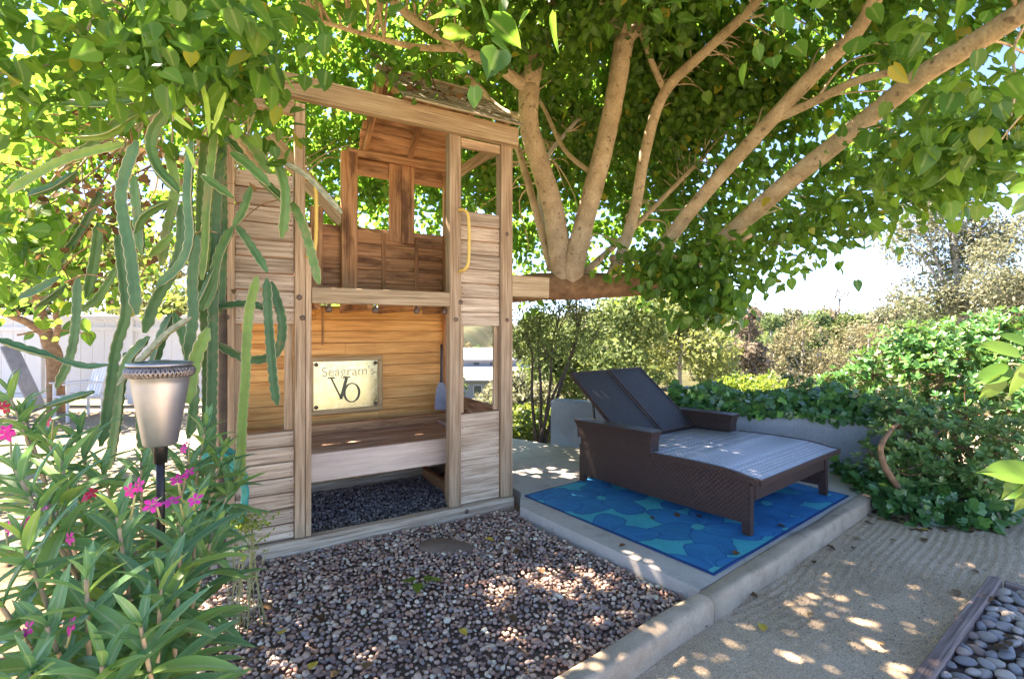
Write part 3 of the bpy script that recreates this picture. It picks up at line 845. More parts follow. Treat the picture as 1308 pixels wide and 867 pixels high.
# gable roof: boards on both slopes, rafters
roof_parts = []
def roof_slope(front):
    e = (-.12, 2.93) if front else (1.32, 2.93); rdg = (.60, 3.45)
    dv, dz = rdg[0] - e[0], rdg[1] - e[1]; L = math.hypot(dv, dz); ang = math.atan2(dz, dv)
    n = 10
    for i in range(n):
        s = (i + .5) / n
        cv, cz = e[0] + dv * s, e[1] + dz * s
        th = .016
        me = bevel_box(.95 + random.uniform(-.03, .03), L / n + (.012 if front else -.003), th, .003, .003)
        rot = Matrix.Rotation(ang - (R(5) if front else R(-0)), 4, 'X')
        nrm = Vector((0, -dz, dv)).normalized() if front else Vector((0, dz, -dv)).normalized() * -1
        if not front:
            nrm = Vector((0, -dz, dv)).normalized(); nrm = nrm if nrm.z > 0 else -nrm
        loc = Vector((-.40, cv, cz)) + nrm * .045
        put('roof_board', me, MAT['shingle'] if front else RED, play, local=Matrix.Translation(loc) @ rot)
    for u in (-.82, -.40, .02):
        me = bevel_box(L - .22, .045, .06, .003, .002)
        c = Vector((u, (e[0] + rdg[0]) / 2 + (0.06 if front else -.06), (e[1] + rdg[1]) / 2 + .045))
        put('rafter', me, RED, play, local=Matrix.Translation(c) @ Matrix.Rotation(ang if front else ang, 4, 'X') @ Matrix.Rotation(R(90), 4, 'Z'))
roof_slope(True); roof_slope(False)
pb('ridge_cap', -.88, .08,   .56, .64, 3.508, 3.528, MAT['shingle'])
# bench
bench = pb('bench', -1.94, -.03, .30, .95, .50, .525, MAT['plywood'])
pb('front_board', -1.94, -.30, .262, .296, .335, .53, MAT['white_board'], parent=bench)
pb('leg', -.37, -.29, .32, .39, -.01, .498, RED, 'z', parent=bench); pb('leg', -1.90, -1.83, .32, .39, -.01, .498, RED, 'z', parent=bench)
pb('back_rail', -1.94, -.03, .955, 1.03, .50, .60, RED, parent=bench); pb('side_rail', -.22, -.14, .30, .945, .528, .56, MAT['plywood'], 'v', parent=bench)
pb('border_board', -.30, -.26, .40, 1.10, -.02, .09, RED, 'v')
# bolts on the sill and posts
bolt_me = lathe('bolt', [(0, .006), (.010, .006), (.016, .003), (.018, 0), (.018, -.004)], 12)
bolt_me.materials.append(MAT['bolt'])
for u, z, v in ((-1.75, .01, -.021), (-.36, .03, -.021), (-1.50, 1.47, -.001), (-.44, 1.47, -.001), (-.40, 1.60, -.002), (0.0, 1.47, -.001), (.0, 2.15, -.001), (-1.92, 1.47, -.001), (-1.52, 1.60, -.001)):
    put('bolt', bolt_me, None, play, local=Matrix.Translation((u, v, z)) @ Matrix.Rotation(R(90), 4, 'X'))
nz = []
for (ua, ub, za, zb, k_) in ((-1.876, -1.548, 1.43, 2.37, 9), (-1.876, -1.548, .075, .755, 7), (-.393, -.056, 1.42, 2.295, 8), (-.393, -.056, .10, .74, 5)):
    for i in range(k_):
        zc = za + (zb - za) * (i + .5) / k_
        for u in (ua + .018, ub - .018):
            for dz in (-.022, .022): nz.append((u + random.uniform(-.006, .006), .0205, zc + dz + random.uniform(-.006, .006)))
V, Fc = [], []
for (u, v, z_) in nz:
    o_ = len(V); V += [(u + .0035 * math.cos(a_), v - .002, z_ + .0035 * math.sin(a_)) for a_ in (0, 1.05, 2.09, 3.14, 4.19, 5.24)] + [(u + .004 * math.cos(a_), v + .004, z_ + .004 * math.sin(a_)) for a_ in (0, 1.05, 2.09, 3.14, 4.19, 5.24)]
    Fc += [tuple(o_ + i for i in range(6))] + [(o_ + i, o_ + 6 + i, o_ + 6 + (i + 1) % 6, o_ + (i + 1) % 6) for i in range(6)]
put('nail_heads', pymesh('nail_heads', V, Fc), MAT['bolt'], play, local=Matrix.Identity(4))['kind'] = 'stuff'
# yellow grab handles
for u, z0, z1, va in ((-.385, 1.83, 2.29, 0.0), (-1.445, 1.86, 2.36, 0.02)):
    pts = [(u - .03, va - .005, z1), (u - .01, va - .055, z1 - .01), (u + .012, va - .075, z1 - .06), (u + .018, va - .078, (z0 + z1) / 2), (u + .012, va - .075, z0 + .06), (u - .01, va - .055, z0 + .01), (u - .03, va - .005, z0)]
    put('grab_handle', tube_mesh('grab_handle', pts, .012, ns=10), MAT['yellow'], play, local=Matrix.Identity(4))
# dry twigs and leaves caught on the roof
twg = []
for _ in range(7):
    q = Vector((random.uniform(-.85, -.45), random.uniform(-.12, .45), 0)); q.z = 2.99 + max(0, q.y + .12) * .72
    e = q + Vector((random.uniform(-.28, .28), random.uniform(-.15, .2), random.uniform(0, .2)))
    twg.append(([PB @ q, PB @ ((q + e) / 2 + Vector((0, 0, .04))), PB @ e], .008, .003))
ob = put('roof_litter', tubes_join('roof_litter', twg), MAT['bark_dark'], play); ob['kind'] = 'stuff'
n = 26
q = np.stack([rng.uniform(-.9, .0, n), rng.uniform(-.14, .5, n), np.zeros(n)], 1); q[:, 2] = 3.0 + np.maximum(0, q[:, 1] + .12) * .72
T = np.array([(PB @ Vector(v))[:] for v in q])
foliage(play, MAT['dry'], HEART, T, rand_dirs(n) * [1, 1, .4], rand_dirs(n) + [0, 0, 1.2], rng.uniform(.04, .07, n), 0, stuff='dry_roof_leaves')

# mirror with lettering, hung on the cedar wall
MB = PB @ Matrix.Translation((-.99, 1.157, .905))
mir = thing('framed_mirror', 'framed bar mirror with etched lettering hung on the cedar back wall', 'mirror', basis=MB)
mw, mh = .64, .50
def mb(name, x0, x1, z0, z1, y0, y1, mat, axis='u'):
    if axis == 'u': me = bevel_box(x1 - x0, y1 - y0, z1 - z0, .006, 0); r = Matrix.Identity(4)
    else: me = bevel_box(z1 - z0, y1 - y0, x1 - x0, .006, 0); r = Matrix.Rotation(R(-90), 4, 'Y')
    return put(name, me, mat, mir, local=Matrix.Translation(((x0 + x1) / 2, (y0 + y1) / 2, (z0 + z1) / 2)) @ r)
mb('glass', -mw / 2 + .02, mw / 2 - .02, -mh / 2 + .02, mh / 2 - .02, -.010, -.004, MAT['mirror'])
mb('frame', -mw / 2, mw / 2, mh / 2 - .04, mh / 2, -.03, -.002, MAT['gilt']); mb('frame', -mw / 2, mw / 2, -mh / 2, -mh / 2 + .04, -.03, -.002, MAT['gilt'])
mb('frame', mw / 2 - .042, mw / 2, -mh / 2 + .042, mh / 2 - .042, -.03, -.002, MAT['gilt'], 'z'); mb('frame', -mw / 2, -mw / 2 + .042, -mh / 2 + .042, mh / 2 - .042, -.03, -.002, MAT['gilt'], 'z')
def text_mesh(s, size, sx=1.0, shear=0.0, off=0.0):
    cu = bpy.data.curves.new('lettering', 'FONT'); cu.body = s; cu.size = size; cu.align_x = 'CENTER'; cu.align_y = 'CENTER'; cu.extrude = .0012; cu.shear = shear; cu.offset = off
    o_ = bpy.data.objects.new('lettering_source', cu); COL.objects.link(o_)
    bpy.context.view_layer.update()
    me = bpy.data.meshes.new_from_object(o_.evaluated_get(bpy.context.evaluated_depsgraph_get()))
    bpy.data.objects.remove(o_)
    me.materials.clear()
    return me
TR = Matrix.Rotation(R(90), 4, 'X')
put('lettering', text_mesh("Seagram's", .118, off=-.0008), MAT['etch'], mir, local=Matrix.Translation((.02, -.0125, .115)) @ TR)
vo_v = []
def bar(p, q, wd):
    p, q = Vector(p), Vector(q); n_ = (q - p).normalized().orthogonal(); dd = (q - p).normalized(); s = Vector((-dd.y, dd.x)) * wd / 2
    return [p + s, p - s, q - s, q + s]
V, Fc = [], []
for p, q, wd in (((-.16, .055), (-.075, -.13), .014), ((-.03, .055), (-.080, -.13), .026), ((-.19, .060), (-.13, .060), .012), ((-.06, .060), (.0, .060), .012)):
    bb_ = bar(p, q, wd); o_ = len(V); V += [(v.x, v.y, 0) for v in bb_] + [(v.x, v.y, .0015) for v in bb_]
    Fc += [(o_ + 4, o_ + 5, o_ + 6, o_ + 7), (o_, o_ + 3, o_ + 2, o_ + 1)] + [(o_ + i, o_ + (i + 1) % 4, o_ + 4 + (i + 1) % 4, o_ + 4 + i) for i in range(4)]
put('lettering', pymesh('lettering', V, Fc), MAT['etch_dark'], mir, local=Matrix.Translation((.03, -.0125, .005)) @ TR)
V, Fc = [], []
ns = 32
for i in range(ns):
    a = 2 * math.pi * i / ns; x_, y_ = math.cos(a), math.sin(a)
    V += [(.075 * x_, .088 * y_, 0), (.054 * x_, .078 * y_, 0), (.075 * x_, .088 * y_, .0015), (.054 * x_, .078 * y_, .0015)]
for i in range(ns):
    a, b2 = i * 4, ((i + 1) % ns) * 4
    Fc += [(a + 2, a + 3, b2 + 3, b2 + 2), (a, a + 2, b2 + 2, b2), (a + 1, b2 + 1, b2 + 3, a + 3), (a, b2, b2 + 1, a + 1)]
put('lettering', pymesh('lettering', V, Fc), MAT['etch_dark'], mir, local=Matrix.Translation((.045, -.0127, -.075)) @ Matrix.Rotation(R(0), 4, 'Z') @ TR)
for sx in (-1, 1):
    for sz in (-1, 1):
        put('mirror_clip', bolt_me, None, mir, local=Matrix.Translation((sx * (mw / 2 - .065), -.0125, sz * (mh / 2 - .065))) @ Matrix.Rotation(R(90), 4, 'X'))
# hand broom standing in the corner on the bench
hb = PB @ Vector((-.14, 1.02, .63))
br = thing('hand_broom', 'dark hand broom leaning in the corner of the cedar wall above the bench', 'broom', hb)
put('handle', tube_mesh('handle', [hb + Vector((0, 0, .22)), hb + Vector((.0, .02, .62))], .013, .011, 8), MAT['black'], br)
V = [(sx * w_, sy * .025, z_) for z_, w_ in ((.0, .055), (.03, .06), (.2, .045), (.26, .02)) for sx, sy in ((-1, -1), (1, -1), (1, 1), (-1, 1))]
Fc = [(i * 4 + j, i * 4 + (j + 1) % 4, i * 4 + 4 + (j + 1) % 4, i * 4 + 4 + j) for i in range(3) for j in range(4)] + [(3, 2, 1, 0), (12, 13, 14, 15)]
put('brush_head', pymesh('brush_head', V, Fc), MAT['greyboard'], br, local=Matrix.Identity(4))

# ------------------------------------------------------------------ rug
rw, rl = 2.047, 1.61
NA, NB = 330, 260
ga, gb2 = np.meshgrid(np.linspace(0, rw, NA), np.linspace(0, rl, NB))
teal = np.array((.022, .40, .50)); blue = np.array((.016, .20, .44)); navy = np.array((.010, .06, .18)); mid = np.array((.02, .26, .50)); aqua = np.array((.05, .50, .54))
wobx = ga + .012 * np.sin(gb2 * 23) + .008 * np.sin(ga * 41 + gb2 * 17); woby = gb2 + .012 * np.sin(ga * 21 + 1)
colr = np.zeros(ga.shape + (3,)) + teal
sw = np.sin(wobx * 5 + np.sin(woby * 6) * 1.3) * .5 + .5
colr = colr * (1 - .45 * sw[..., None]) + aqua * (.45 * sw[..., None])
for (fx, fy, ph, sc_) in ((.52, .40, .3, 1.0), (1.35, .32, 1.1, .95), (1.85, 1.0, .2, .9), (.45, 1.18, .9, 1.0), (1.18, 1.12, .1, .95), (-.05, .72, .6, .9), (.93, .72, .5, .75), (1.95, .12, .4, .9), (.06, .02, .8, .9), (.95, .02, 1.3, .8), (.02, 1.45, .2, .9), (1.6, .66, .8, .7), (1.55, 1.5, .5, .9), (.82, 1.55, .2, .7)):
    sc_ *= 1.22
    # stem
    for k in range(5):
        an = ph + k * 2 * math.pi / 5
        cx_, cy_ = fx + math.cos(an) * .17 * sc_, fy + math.sin(an) * .17 * sc_
        dx, dy = wobx - cx_, woby - cy_
        u_ = (dx * math.cos(an) + dy * math.sin(an)) / (.155 * sc_); v_ = (-dx * math.sin(an) + dy * math.cos(an)) / (.105 * sc_ * (1 + .25 * np.clip(u_, -1, 1) * 1.0) if False else .105 * sc_)
        r_ = np.sqrt(u_ ** 2 + v_ ** 2)
        fill = blue + (mid - blue) * np.clip(.5 + .5 * np.sin(u_ * 3 + k), 0, 1)[..., None] * .6
        colr = np.where((r_ < 1.0)[..., None], fill, colr)
        colr = np.where(((r_ > .93) & (r_ < 1.02))[..., None], navy * .35 + blue * .65, colr)
        vein = (np.abs(v_) < .045) & (r_ < .8)
        colr = np.where(vein[..., None], mid, colr)
    r0 = np.hypot(wobx - fx, woby - fy)
    colr = np.where((r0 < .035 * sc_)[..., None], aqua, colr)
edge_m = (ga < .018) | (ga > rw - .018) | (gb2 < .018) | (gb2 > rl - .018)
colr = np.where(edge_m[..., None], navy, colr)
zz = .006 + .0022 * np.sin(ga * 9 + gb2 * 4) + .0015 * np.sin(gb2 * 21)
V = np.stack([ga.ravel(), gb2.ravel(), zz.ravel()], 1)
ii = (np.arange(NB - 1)[:, None] * NA + np.arange(NA - 1)[None]).ravel()
Fc = np.stack([ii, ii + 1, ii + 1 + NA, ii + NA], 1)
# skirt so the rug has thickness
per = np.concatenate([np.arange(NA), np.arange(1, NB) * NA + NA - 1, (NB - 1) * NA + np.arange(NA - 2, -1, -1), np.arange(NB - 2, 0, -1) * NA])
Vb = V[per].copy(); Vb[:, 2] = .0
n0 = len(V); k = len(per)
sk = np.stack([per, n0 + np.arange(k), n0 + (np.arange(k) + 1) % k, np.roll(per, -1)], 1)
cc = np.concatenate([np.concatenate([colr.reshape(-1, 3), np.ones((n0, 1))], 1), np.concatenate([np.tile(navy, (k, 1)), np.ones((k, 1))], 1)])
RB = Matrix(((AX.x, BX.x, 0, RN.x), (AX.y, BX.y, 0, RN.y), (0, 0, 1, .0615), (0, 0, 0, 1)))
rug = put('rug', fast_mesh('rug', np.concatenate([V, Vb]), np.concatenate([Fc, sk]), attrs={'print': cc}), MAT['rug'], world=RB)
tag(rug, 'blue and turquoise rug with big flower petals under the wicker daybed', 'rug')

# ------------------------------------------------------------------ double chaise
CO = Vector((1.529, 3.118, .0715))
CB = Matrix(((AX.x, BX.x, 0, CO.x), (AX.y, BX.y, 0, CO.y), (0, 0, 1, CO.z), (0, 0, 0, 1)))
ch = thing('double_chaise', 'dark brown wicker double chaise lounge with two raised backrests on the blue rug', 'chaise lounge', basis=CB)
CWd, CL = 1.32, 1.56
WK, WKD, WKB = MAT['wicker'], MAT['wicker_deck_sheen'], MAT['wicker_back']
def deck_z(yy):
    return .375 + .026 * math.cos((yy - .30) * 2.6) - .018 * (max(0, .22 - yy) / .22) ** 2
def prof_prism(name, prof, x0, x1, mat, parent=ch, bev=.008):
    bm = bmesh.new()
    f = bm.faces.new([bm.verts.new((x0, y_, z_)) for y_, z_ in prof])
    r = bmesh.ops.extrude_face_region(bm, geom=[f])
    bmesh.ops.translate(bm, verts=[v for v in r['geom'] if isinstance(v, bmesh.types.BMVert)], vec=(x1 - x0, 0, 0))
    bmesh.ops.recalc_face_normals(bm, faces=bm.faces)
    bmesh.ops.bevel(bm, geom=list(bm.edges), offset=bev, segments=2, affect='EDGES', profile=.5)
    me = bpy.data.meshes.new(name); bm.to_mesh(me); bm.free()
    return put(name, me, mat, parent, local=Matrix.Identity(4))
ys = [i * .78 / 10 for i in range(11)]
side_prof = [(.03, .07)] + [(y_ if y_ > 0 else .03, deck_z(y_) - .03) for y_ in ys] + [(.80, .52), (1.52, .50), (1.50, .055), (.9, .05), (.4, .06)]
for x0, x1 in ((.012, .062), (CWd - .062, CWd - .012)):
    prof_prism('side_panel', side_prof, x0, x1, WK)
# legs: tapered, flaring
def leg(x, y, sx, sy):
    V = []
    for z_, h, ox in ((-.001, .026, .0), (.10, .030, .003), (.32, .036, .008)):
        for ax, ay in ((-1, -1), (1, -1), (1, 1), (-1, 1)):
            V.append((x + ax * h * .8 + sx * ox, y + ay * h + sy * ox * 1.5, z_))
    Fc = [(i * 4 + j, i * 4 + (j + 1) % 4, i * 4 + 4 + (j + 1) % 4, i * 4 + 4 + j) for i in range(2) for j in range(4)] + [(3, 2, 1, 0), (8, 9, 10, 11)]
    put('leg', pymesh('leg', V, Fc), WK, ch, local=Matrix.Identity(4))
for x_, sx in ((.035, 1), (CWd - .035, -1)):
    leg(x_, .045, sx, 1); leg(x_, 1.50, sx, -1)
prof_prism('front_apron', [(.02, .21), (.02, .375), (.06, .375), (.06, .21)], .085, CWd - .085, WK)
prof_prism('back_panel', [(1.47, .08), (1.47, .40), (1.51, .40), (1.51, .08)], .085, CWd - .085, WK)
# deck: curved woven sheet with rim
yd = np.linspace(-.05, 1.18, 30)
prof = [(y_, deck_z(max(0, y_)) + .003) for y_ in yd] + [(y_, deck_z(max(0, y_)) - .024) for y_ in yd[::-1]]
prof_prism('deck', prof, .02, CWd - .02, WKD, bev=.003)
prof_prism('deck_rim', [(-.062, deck_z(0) + .004), (-.052, deck_z(0) + .006), (-.052, deck_z(0) - .034), (-.062, deck_z(0) - .034)], -.014, CWd + .014, WK, bev=.003)
for x0, x1 in ((-.012, .019), (CWd - .019, CWd + .012)):
    yy_ = np.linspace(-.051, .76, 18)
    prof_prism('deck_rim', [(y_, deck_z(max(0, y_)) + .007) for y_ in yy_] + [(y_, deck_z(max(0, y_)) - .034) for y_ in yy_[::-1]], x0, x1, WK, bev=.003)
# arms: flared box with overhanging top
def arm(x0, x1):
    V = []
    for z_, e in ((.38, 0.0), (.46, .002), (.505, .012), (.53, .026), (.54, .030), (.546, .026)):
        for (xx, yy) in ((x0 - e * .6, .78 - e), (x1 + e * .6, .78 - e), (x1 + e * .6, 1.54 + e), (x0 - e * .6, 1.54 + e)):
            V.append((xx, yy, z_ - (.02 * (yy - .78) if z_ > .5 else 0)))
    k = 6
    Fc = [(i * 4 + j, i * 4 + (j + 1) % 4, i * 4 + 4 + (j + 1) % 4, i * 4 + 4 + j) for i in range(k - 1) for j in range(4)] + [(3, 2, 1, 0), tuple((k - 1) * 4 + j for j in range(4))]
    put('arm', pymesh('arm', V, Fc), WK, ch, local=Matrix.Identity(4))
arm(.005, .115); arm(CWd - .115, CWd - .005)
# backrests
Lb = .82; ang = math.atan2(.50, .62)
for x0, x1 in ((.135, .648), (.672, CWd - .135)):
    BMx = Matrix.Translation(((x0 + x1) / 2, 1.13, .395)) @ Matrix.Rotation(ang, 4, 'X')
    wd = x1 - x0
    me = bevel_box(wd - .03, Lb - .03, .022, .004); 
    b_ = put('backrest', me, WKB, ch, local=BMx @ Matrix.Translation((0, Lb / 2, 0)))
    for (dx, dy, lx, ly) in ((0, 0.008, wd, .022), (0, Lb - .008, wd, .022), (-wd / 2 + .008, Lb / 2, .022, Lb - .03), (wd / 2 - .008, Lb / 2, .022, Lb - .03)):
        put('rim', bevel_box(lx, ly, .036, .008, 0, 2), WK, b_, local=Matrix.Translation((dx, dy - Lb / 2, 0)))
    for xs_ in (-wd * .42, wd * .42):
        p0 = Vector((xs_ + (x0 + x1) / 2, 1.13 + math.cos(ang) * .5, .395 + math.sin(ang) * .5 - .02)); p1_ = Vector((p0.x, 1.47, .36))
        put('strut', tube_mesh('strut', [p0, p1_], .010, .010, 8), MAT['metal_dark'], ch, local=Matrix.Identity(4))

# ------------------------------------------------------------------ retaining wall and what grows on it
wl, wr = Vector((.445, 5.67, 0)), Vector((3.75, 4.28, 0))
wd_ = (wr - wl).normalized(); wn = Vector((-wd_.y, wd_.x, 0))
wl_len = (wr - wl).length
wall = put('retaining_wall', prism('retaining_wall', [(p.x, p.y) for p in (wl, wr, wr + wn * .2, wl + wn * .2)], -.4, .575), MAT['wall'])
tag(wall, 'low blue grey stucco garden wall behind the wicker chaise', 'wall')
bm = bmesh.new(); bm.from_mesh(wall.data)
bmesh.ops.bevel(bm, geom=list(bm.edges), offset=.012, segments=2, affect='EDGES'); bm.to_mesh(wall.data); bm.free()
# planting bank behind the wall
nb_ = 30; V = []; Fc = []
for i in range(nb_ + 1):
    for j in range(7):
        p = wl + wd_ * (wl_len * (.30 + .70 * i / nb_)) + wn * (.205 + j * .28)
        V.append((p.x, p.y, [.50, .53, .55, .52, .40, .1, -.6][j] + random.uniform(-.02, .02)))
for i in range(nb_):
    for j in range(6): Fc.append((i * 7 + j, (i + 1) * 7 + j, (i + 1) * 7 + j + 1, i * 7 + j + 1))
put('planting_bank', pymesh('planting_bank', V, Fc, True), MAT['bed_soil'])['kind'] = 'structure'
def ivy(label, P, outward, n_ind, size=(.055, .095), group=None):
    t_ = thing('ivy', label, 'ivy', (float(P[0][0]), float(P[0][1]), 0), group=group)
    n = len(P)
    nrm = outward + rng.normal(0, .55, (n, 3)); nrm[:, 2] += .45
    tip = rng.normal(0, .6, (n, 3)); tip[:, 2] -= .5
    foliage(t_, MAT['ivy'], IVY, P, tip, nrm, rng.uniform(size[0], size[1], n), n_ind, 'leaf', 'foliage')
    return t_
n = 2600
s = rng.uniform(.36, 1.0, n) * wl_len; hgt = rng.beta(1.6, 1.4, n); back = rng.uniform(-.06, .75, n)
top = .08 + .16 * (.5 + .5 * np.sin(s * 5.1)) * (.6 + .4 * np.sin(s * 11 + 1)) + .05
P = np.array([[wl.x + wd_.x * a_ + wn.x * b_, wl.y + wd_.y * a_ + wn.y * b_, 0] for a_, b_ in zip(s, back)])
P[:, 2] = np.where(back < .02, .60 - .045 * rng.random(n) * (np.sin(s * 7) > -.2), .57 + hgt * top)
ivt = ivy('glossy dark green ivy spilling along the top of the garden wall', P, np.array([-wn.x, -wn.y, .4]), 280)
viny = [([wl + wd_ * (wl_len * a_) + wn * .3 + Vector((0, 0, .56)), wl + wd_ * (wl_len * (a_ + .06)) + wn * .12 + Vector((0, 0, .62)), wl + wd_ * (wl_len * (a_ + .12)) + wn * .02 + Vector((0, 0, .58))], .006, .004) for a_ in np.linspace(.36, .86, 12)]
put('vine', tubes_join('vine', viny), MAT['bark_dark'], ivt)
# ivy carpet at the foot of the shrub
n = 700
c_ = rng.uniform(0, 1, n)
pA = np.array([G(1098, 640, 0)[:], G(1150, 664, 0)[:], G(1230, 672, 0)[:], G(1312, 672, 0)[:]])
xs_ = np.interp(c_, [0, .3, .65, 1], pA[:, 0]); ys_ = np.interp(c_, [0, .3, .65, 1], pA[:, 1])
back = rng.uniform(0, .6, n)
P = np.stack([xs_ + back * .35, ys_ + back, rng.uniform(-.03, .16, n) + back * .1], 1)
ivy('broad ivy leaves carpeting the ground at the foot of the shrub beside the path', P, np.array([0, -.6, .7]), 120, (.06, .10))

# ------------------------------------------------------------------ shrubs on the right
def shrub(label, blobs, base, mat, nros, lsz, n_ind, group=None, seed=1):
    t_ = thing('shrub', label, 'shrub', base, group=group)
    T, tip, nr = [], [], []
    spec = []
    for (c, r) in blobs:
        c = Vector(c)
        bpt = Vector((base[0] * .6 + c.x * .4, base[1] * .6 + c.y * .4, max(base[2], terrain(np.float64(c.x), np.float64(c.y)) - .02)))
        spec.append(([bpt, bpt.lerp(c, .5) + Vector((random.uniform(-.08, .08), random.uniform(-.08, .08), 0)), c], .028, .010))
        nn = int(nros * r * r / .2)
        for _ in range(nn):
            dv = Vector((random.gauss(0, 1), random.gauss(0, 1), random.gauss(0, 1))).normalized()
            rr = r * (random.random() ** .35) * random.uniform(.8, 1.12)
            p = c + Vector((dv.x * rr, dv.y * rr, dv.z * rr * .85))
            if p.z < -.03: continue
            axd = (dv + Vector((0, 0, .7)) + Vector((random.gauss(0, .3), random.gauss(0, .3), 0))).normalized()
            if random.random() < .12: spec.append(([c, c.lerp(p, .6) + Vector((0, 0, -.03)), p], .008, .003))
            k = random.randint(7, 10); o1 = axd.orthogonal().normalized(); o2 = axd.cross(o1); ph = random.random() * 6
            for j in range(k):
                a_ = ph + j * 2.4; spread = .55 + .6 * j / k
                tp = (axd * (1 - spread * .6) + (o1 * math.cos(a_) + o2 * math.sin(a_)) * spread).normalized()
                T.append(p[:]); tip.append(tp[:]); nr.append((axd + Vector((random.gauss(0, .15), random.gauss(0, .15), 0)))[:])
    n = len(T)
    foliage(t_, mat, OBOV, T, tip, nr, rng.uniform(lsz * .7, lsz * 1.2, n), n_ind)
    put('branch', tubes_join('branch', spec, 6, 5), MAT['bark_rough'], t_)
    return t_
shrub('pale edged green shrub with bare curved stem at the end of the garden wall', [(D(1165, 560, 4.15), .36), (D(1225, 570, 3.95), .36), (D(1135, 598, 4.05), .24), (D(1200, 625, 3.85), .26), (D(1270, 610, 3.75), .32), (D(1150, 520, 4.3), .22), (D(1320, 560, 3.7), .40)], (2.95, 3.98, -.06), MAT['shrub'], 190, .062, 200)
shrub('large dark green shrub rising behind the garden wall and ivy', [(D(1150, 450, 5.3), .33), (D(1210, 480, 4.9), .45), (D(1275, 455, 4.9), .45), (D(1115, 478, 5.5), .30), (D(1330, 500, 4.5), .5), (D(1085, 495, 5.6), .26), (D(1235, 530, 4.6), .36), (D(1190, 440, 5.1), .30), (D(1290, 425, 5.0), .34), (D(1240, 430, 5.2), .30)], (3.9, 5.0, .30), MAT['shrub_dark'], 190, .070, 200)
shrub('small dark leafy shrub growing out of the ivy on the wall', [(D(1030, 500, 5.5), .20), (D(1062, 490, 5.7), .22), (D(1005, 512, 5.5), .14)], (3.35, 5.4, .5), MAT['shrub_dark'], 240, .06, 0)
# thick bare stem seen in the pale shrub
st = bpy.data.objects
sh0 = bpy.data.objects['shrub']
put('branch', tube_mesh('branch', [D(1190, 668, 4.05), D(1160, 638, 3.90), D(1140, 612, 3.80), D(1128, 590, 3.80), D(1126, 568, 3.88), D(1142, 545, 4.05), D(1170, 520, 4.3)], .030, .014, 10, 6, .08), MAT['bark_rough'], sh0)

# ------------------------------------------------------------------ the big tree
tree = thing('mulberry_tree', 'big spreading tree with smooth tan limbs arching over the patio and playhouse', 'tree', (-2.1, 6.2, -.08))
BK = MAT['bark']
limbs = []; limb_show = []
def limb(pts, r0, r1, name='branch', ns=12, mat=None, rad=None, rec=True, show=False):
    pts = [Vector(p) for p in pts]
    if name == 'branch':
        r0 *= .80; r1 *= .78
        if rad: rad = [q_ * .74 for q_ in rad]
    me = tube_mesh(name, pts, r0, r1, ns, 8, .035, rad)
    ob = put(name, me, mat or BK, tree)
    if rec:
        for p in catmull(pts, 6): limbs.append(p)
    if show: limb_show.append([p for p in catmull(pts, 14) if HY - (p.z - H) / p.y * F > -20 and (HY - (p.z - H) / p.y * F < 285 or p.x < .75)])
    return ob
limb([(-2.1, 6.2, -.25), (-2.0, 6.1, .5), (-1.6, 5.9, 1.2), (-.9, 5.6, 1.66), (-.2, 5.35, 1.80), D(690, 366, 5.2), D(735, 366, 5.15), D(790, 364, 5.15), D(835, 362, 5.1), D(880, 350, 5.0)], .2, .10, 'trunk', 16, MAT['bark_rough'], rad=[.26, .22, .19, .165, .15, .145, .14, .125, .11, .09])
limb([D(722, 364, 5.17), D(716, 330, 5.12), D(706, 265, 5.05), D(690, 210, 5.0), D(676, 160, 4.9), D(676, 110, 4.85)], .135, .125, show=True, rad=[.175, .160, .145, .138, .132, .14])
limb([D(676, 112, 4.85), D(688, 60, 4.75), D(705, 0, 4.6), D(722, -80, 4.5), D(735, -180, 4.4)], .12, .07)
limb([D(678, 118, 4.85), D(640, 88, 4.7), D(590, 62, 4.5), D(520, 18, 4.3), D(465, -40, 4.1)], .075, .04)
limb([D(585, 62, 4.5), D(530, 60, 4.35), D(470, 45, 4.2), D(400, 25, 4.0)], .04, .02)
limb([D(730, 363, 5.15), D(735, 330, 5.05), D(750, 270, 5.0), D(770, 195, 4.9), D(786, 120, 4.8), D(798, 48, 4.7)], .125, .11, show=True, rad=[.165, .150, .138, .13, .125, .13])
limb([D(798, 50, 4.7), D(780, 10, 4.6), D(760, -60, 4.5), D(740, -150, 4.4)], .09, .05)
limb([D(798, 52, 4.7), D(830, 20, 4.55), D(865, -25, 4.4), D(920, -100, 4.2)], .085, .05)
limb([D(775, 366, 5.1), D(795, 320, 5.1), D(812, 262, 5.1), D(824, 195, 5.0), D(848, 120, 4.8), D(905, 62, 4.4), D(962, 8, 4.0), D(1010, -60, 3.7)], .085, .05, rad=[.08, .08, .08, .075, .07, .06, .055, .04], show=True)
limb([D(850, 118, 4.8), D(832, 78, 4.7), D(815, 30, 4.6), D(800, -20, 4.5)], .04, .025)
limb([D(820, 365, 5.1), D(845, 320, 4.9), D(875, 278, 4.7), D(915, 230, 4.5), D(965, 175, 4.1), D(1030, 105, 3.7), D(1090, 45, 3.35), D(1120, -5, 3.1), D(1150, -70, 2.9)], .10, .07, rad=[.10, .095, .09, .085, .08, .075, .065, .06, .045], show=True)
limb([D(985, 155, 4.0), D(1040, 130, 3.7), D(1090, 105, 3.4), D(1140, 92, 3.2)], .045, .03)
limb([D(845, 362, 5.05), D(885, 335, 4.8), D(930, 300, 4.5), D(1000, 238, 4.0), D(1060, 190, 3.6), D(1110, 150, 3.3), D(1180, 95, 2.9), D(1250, 52, 2.6), D(1330, 0, 2.3), D(1420, -60, 2.1)], .11, .07, rad=[.115, .11, .105, .098, .092, .086, .080, .075, .07, .06], show=True)
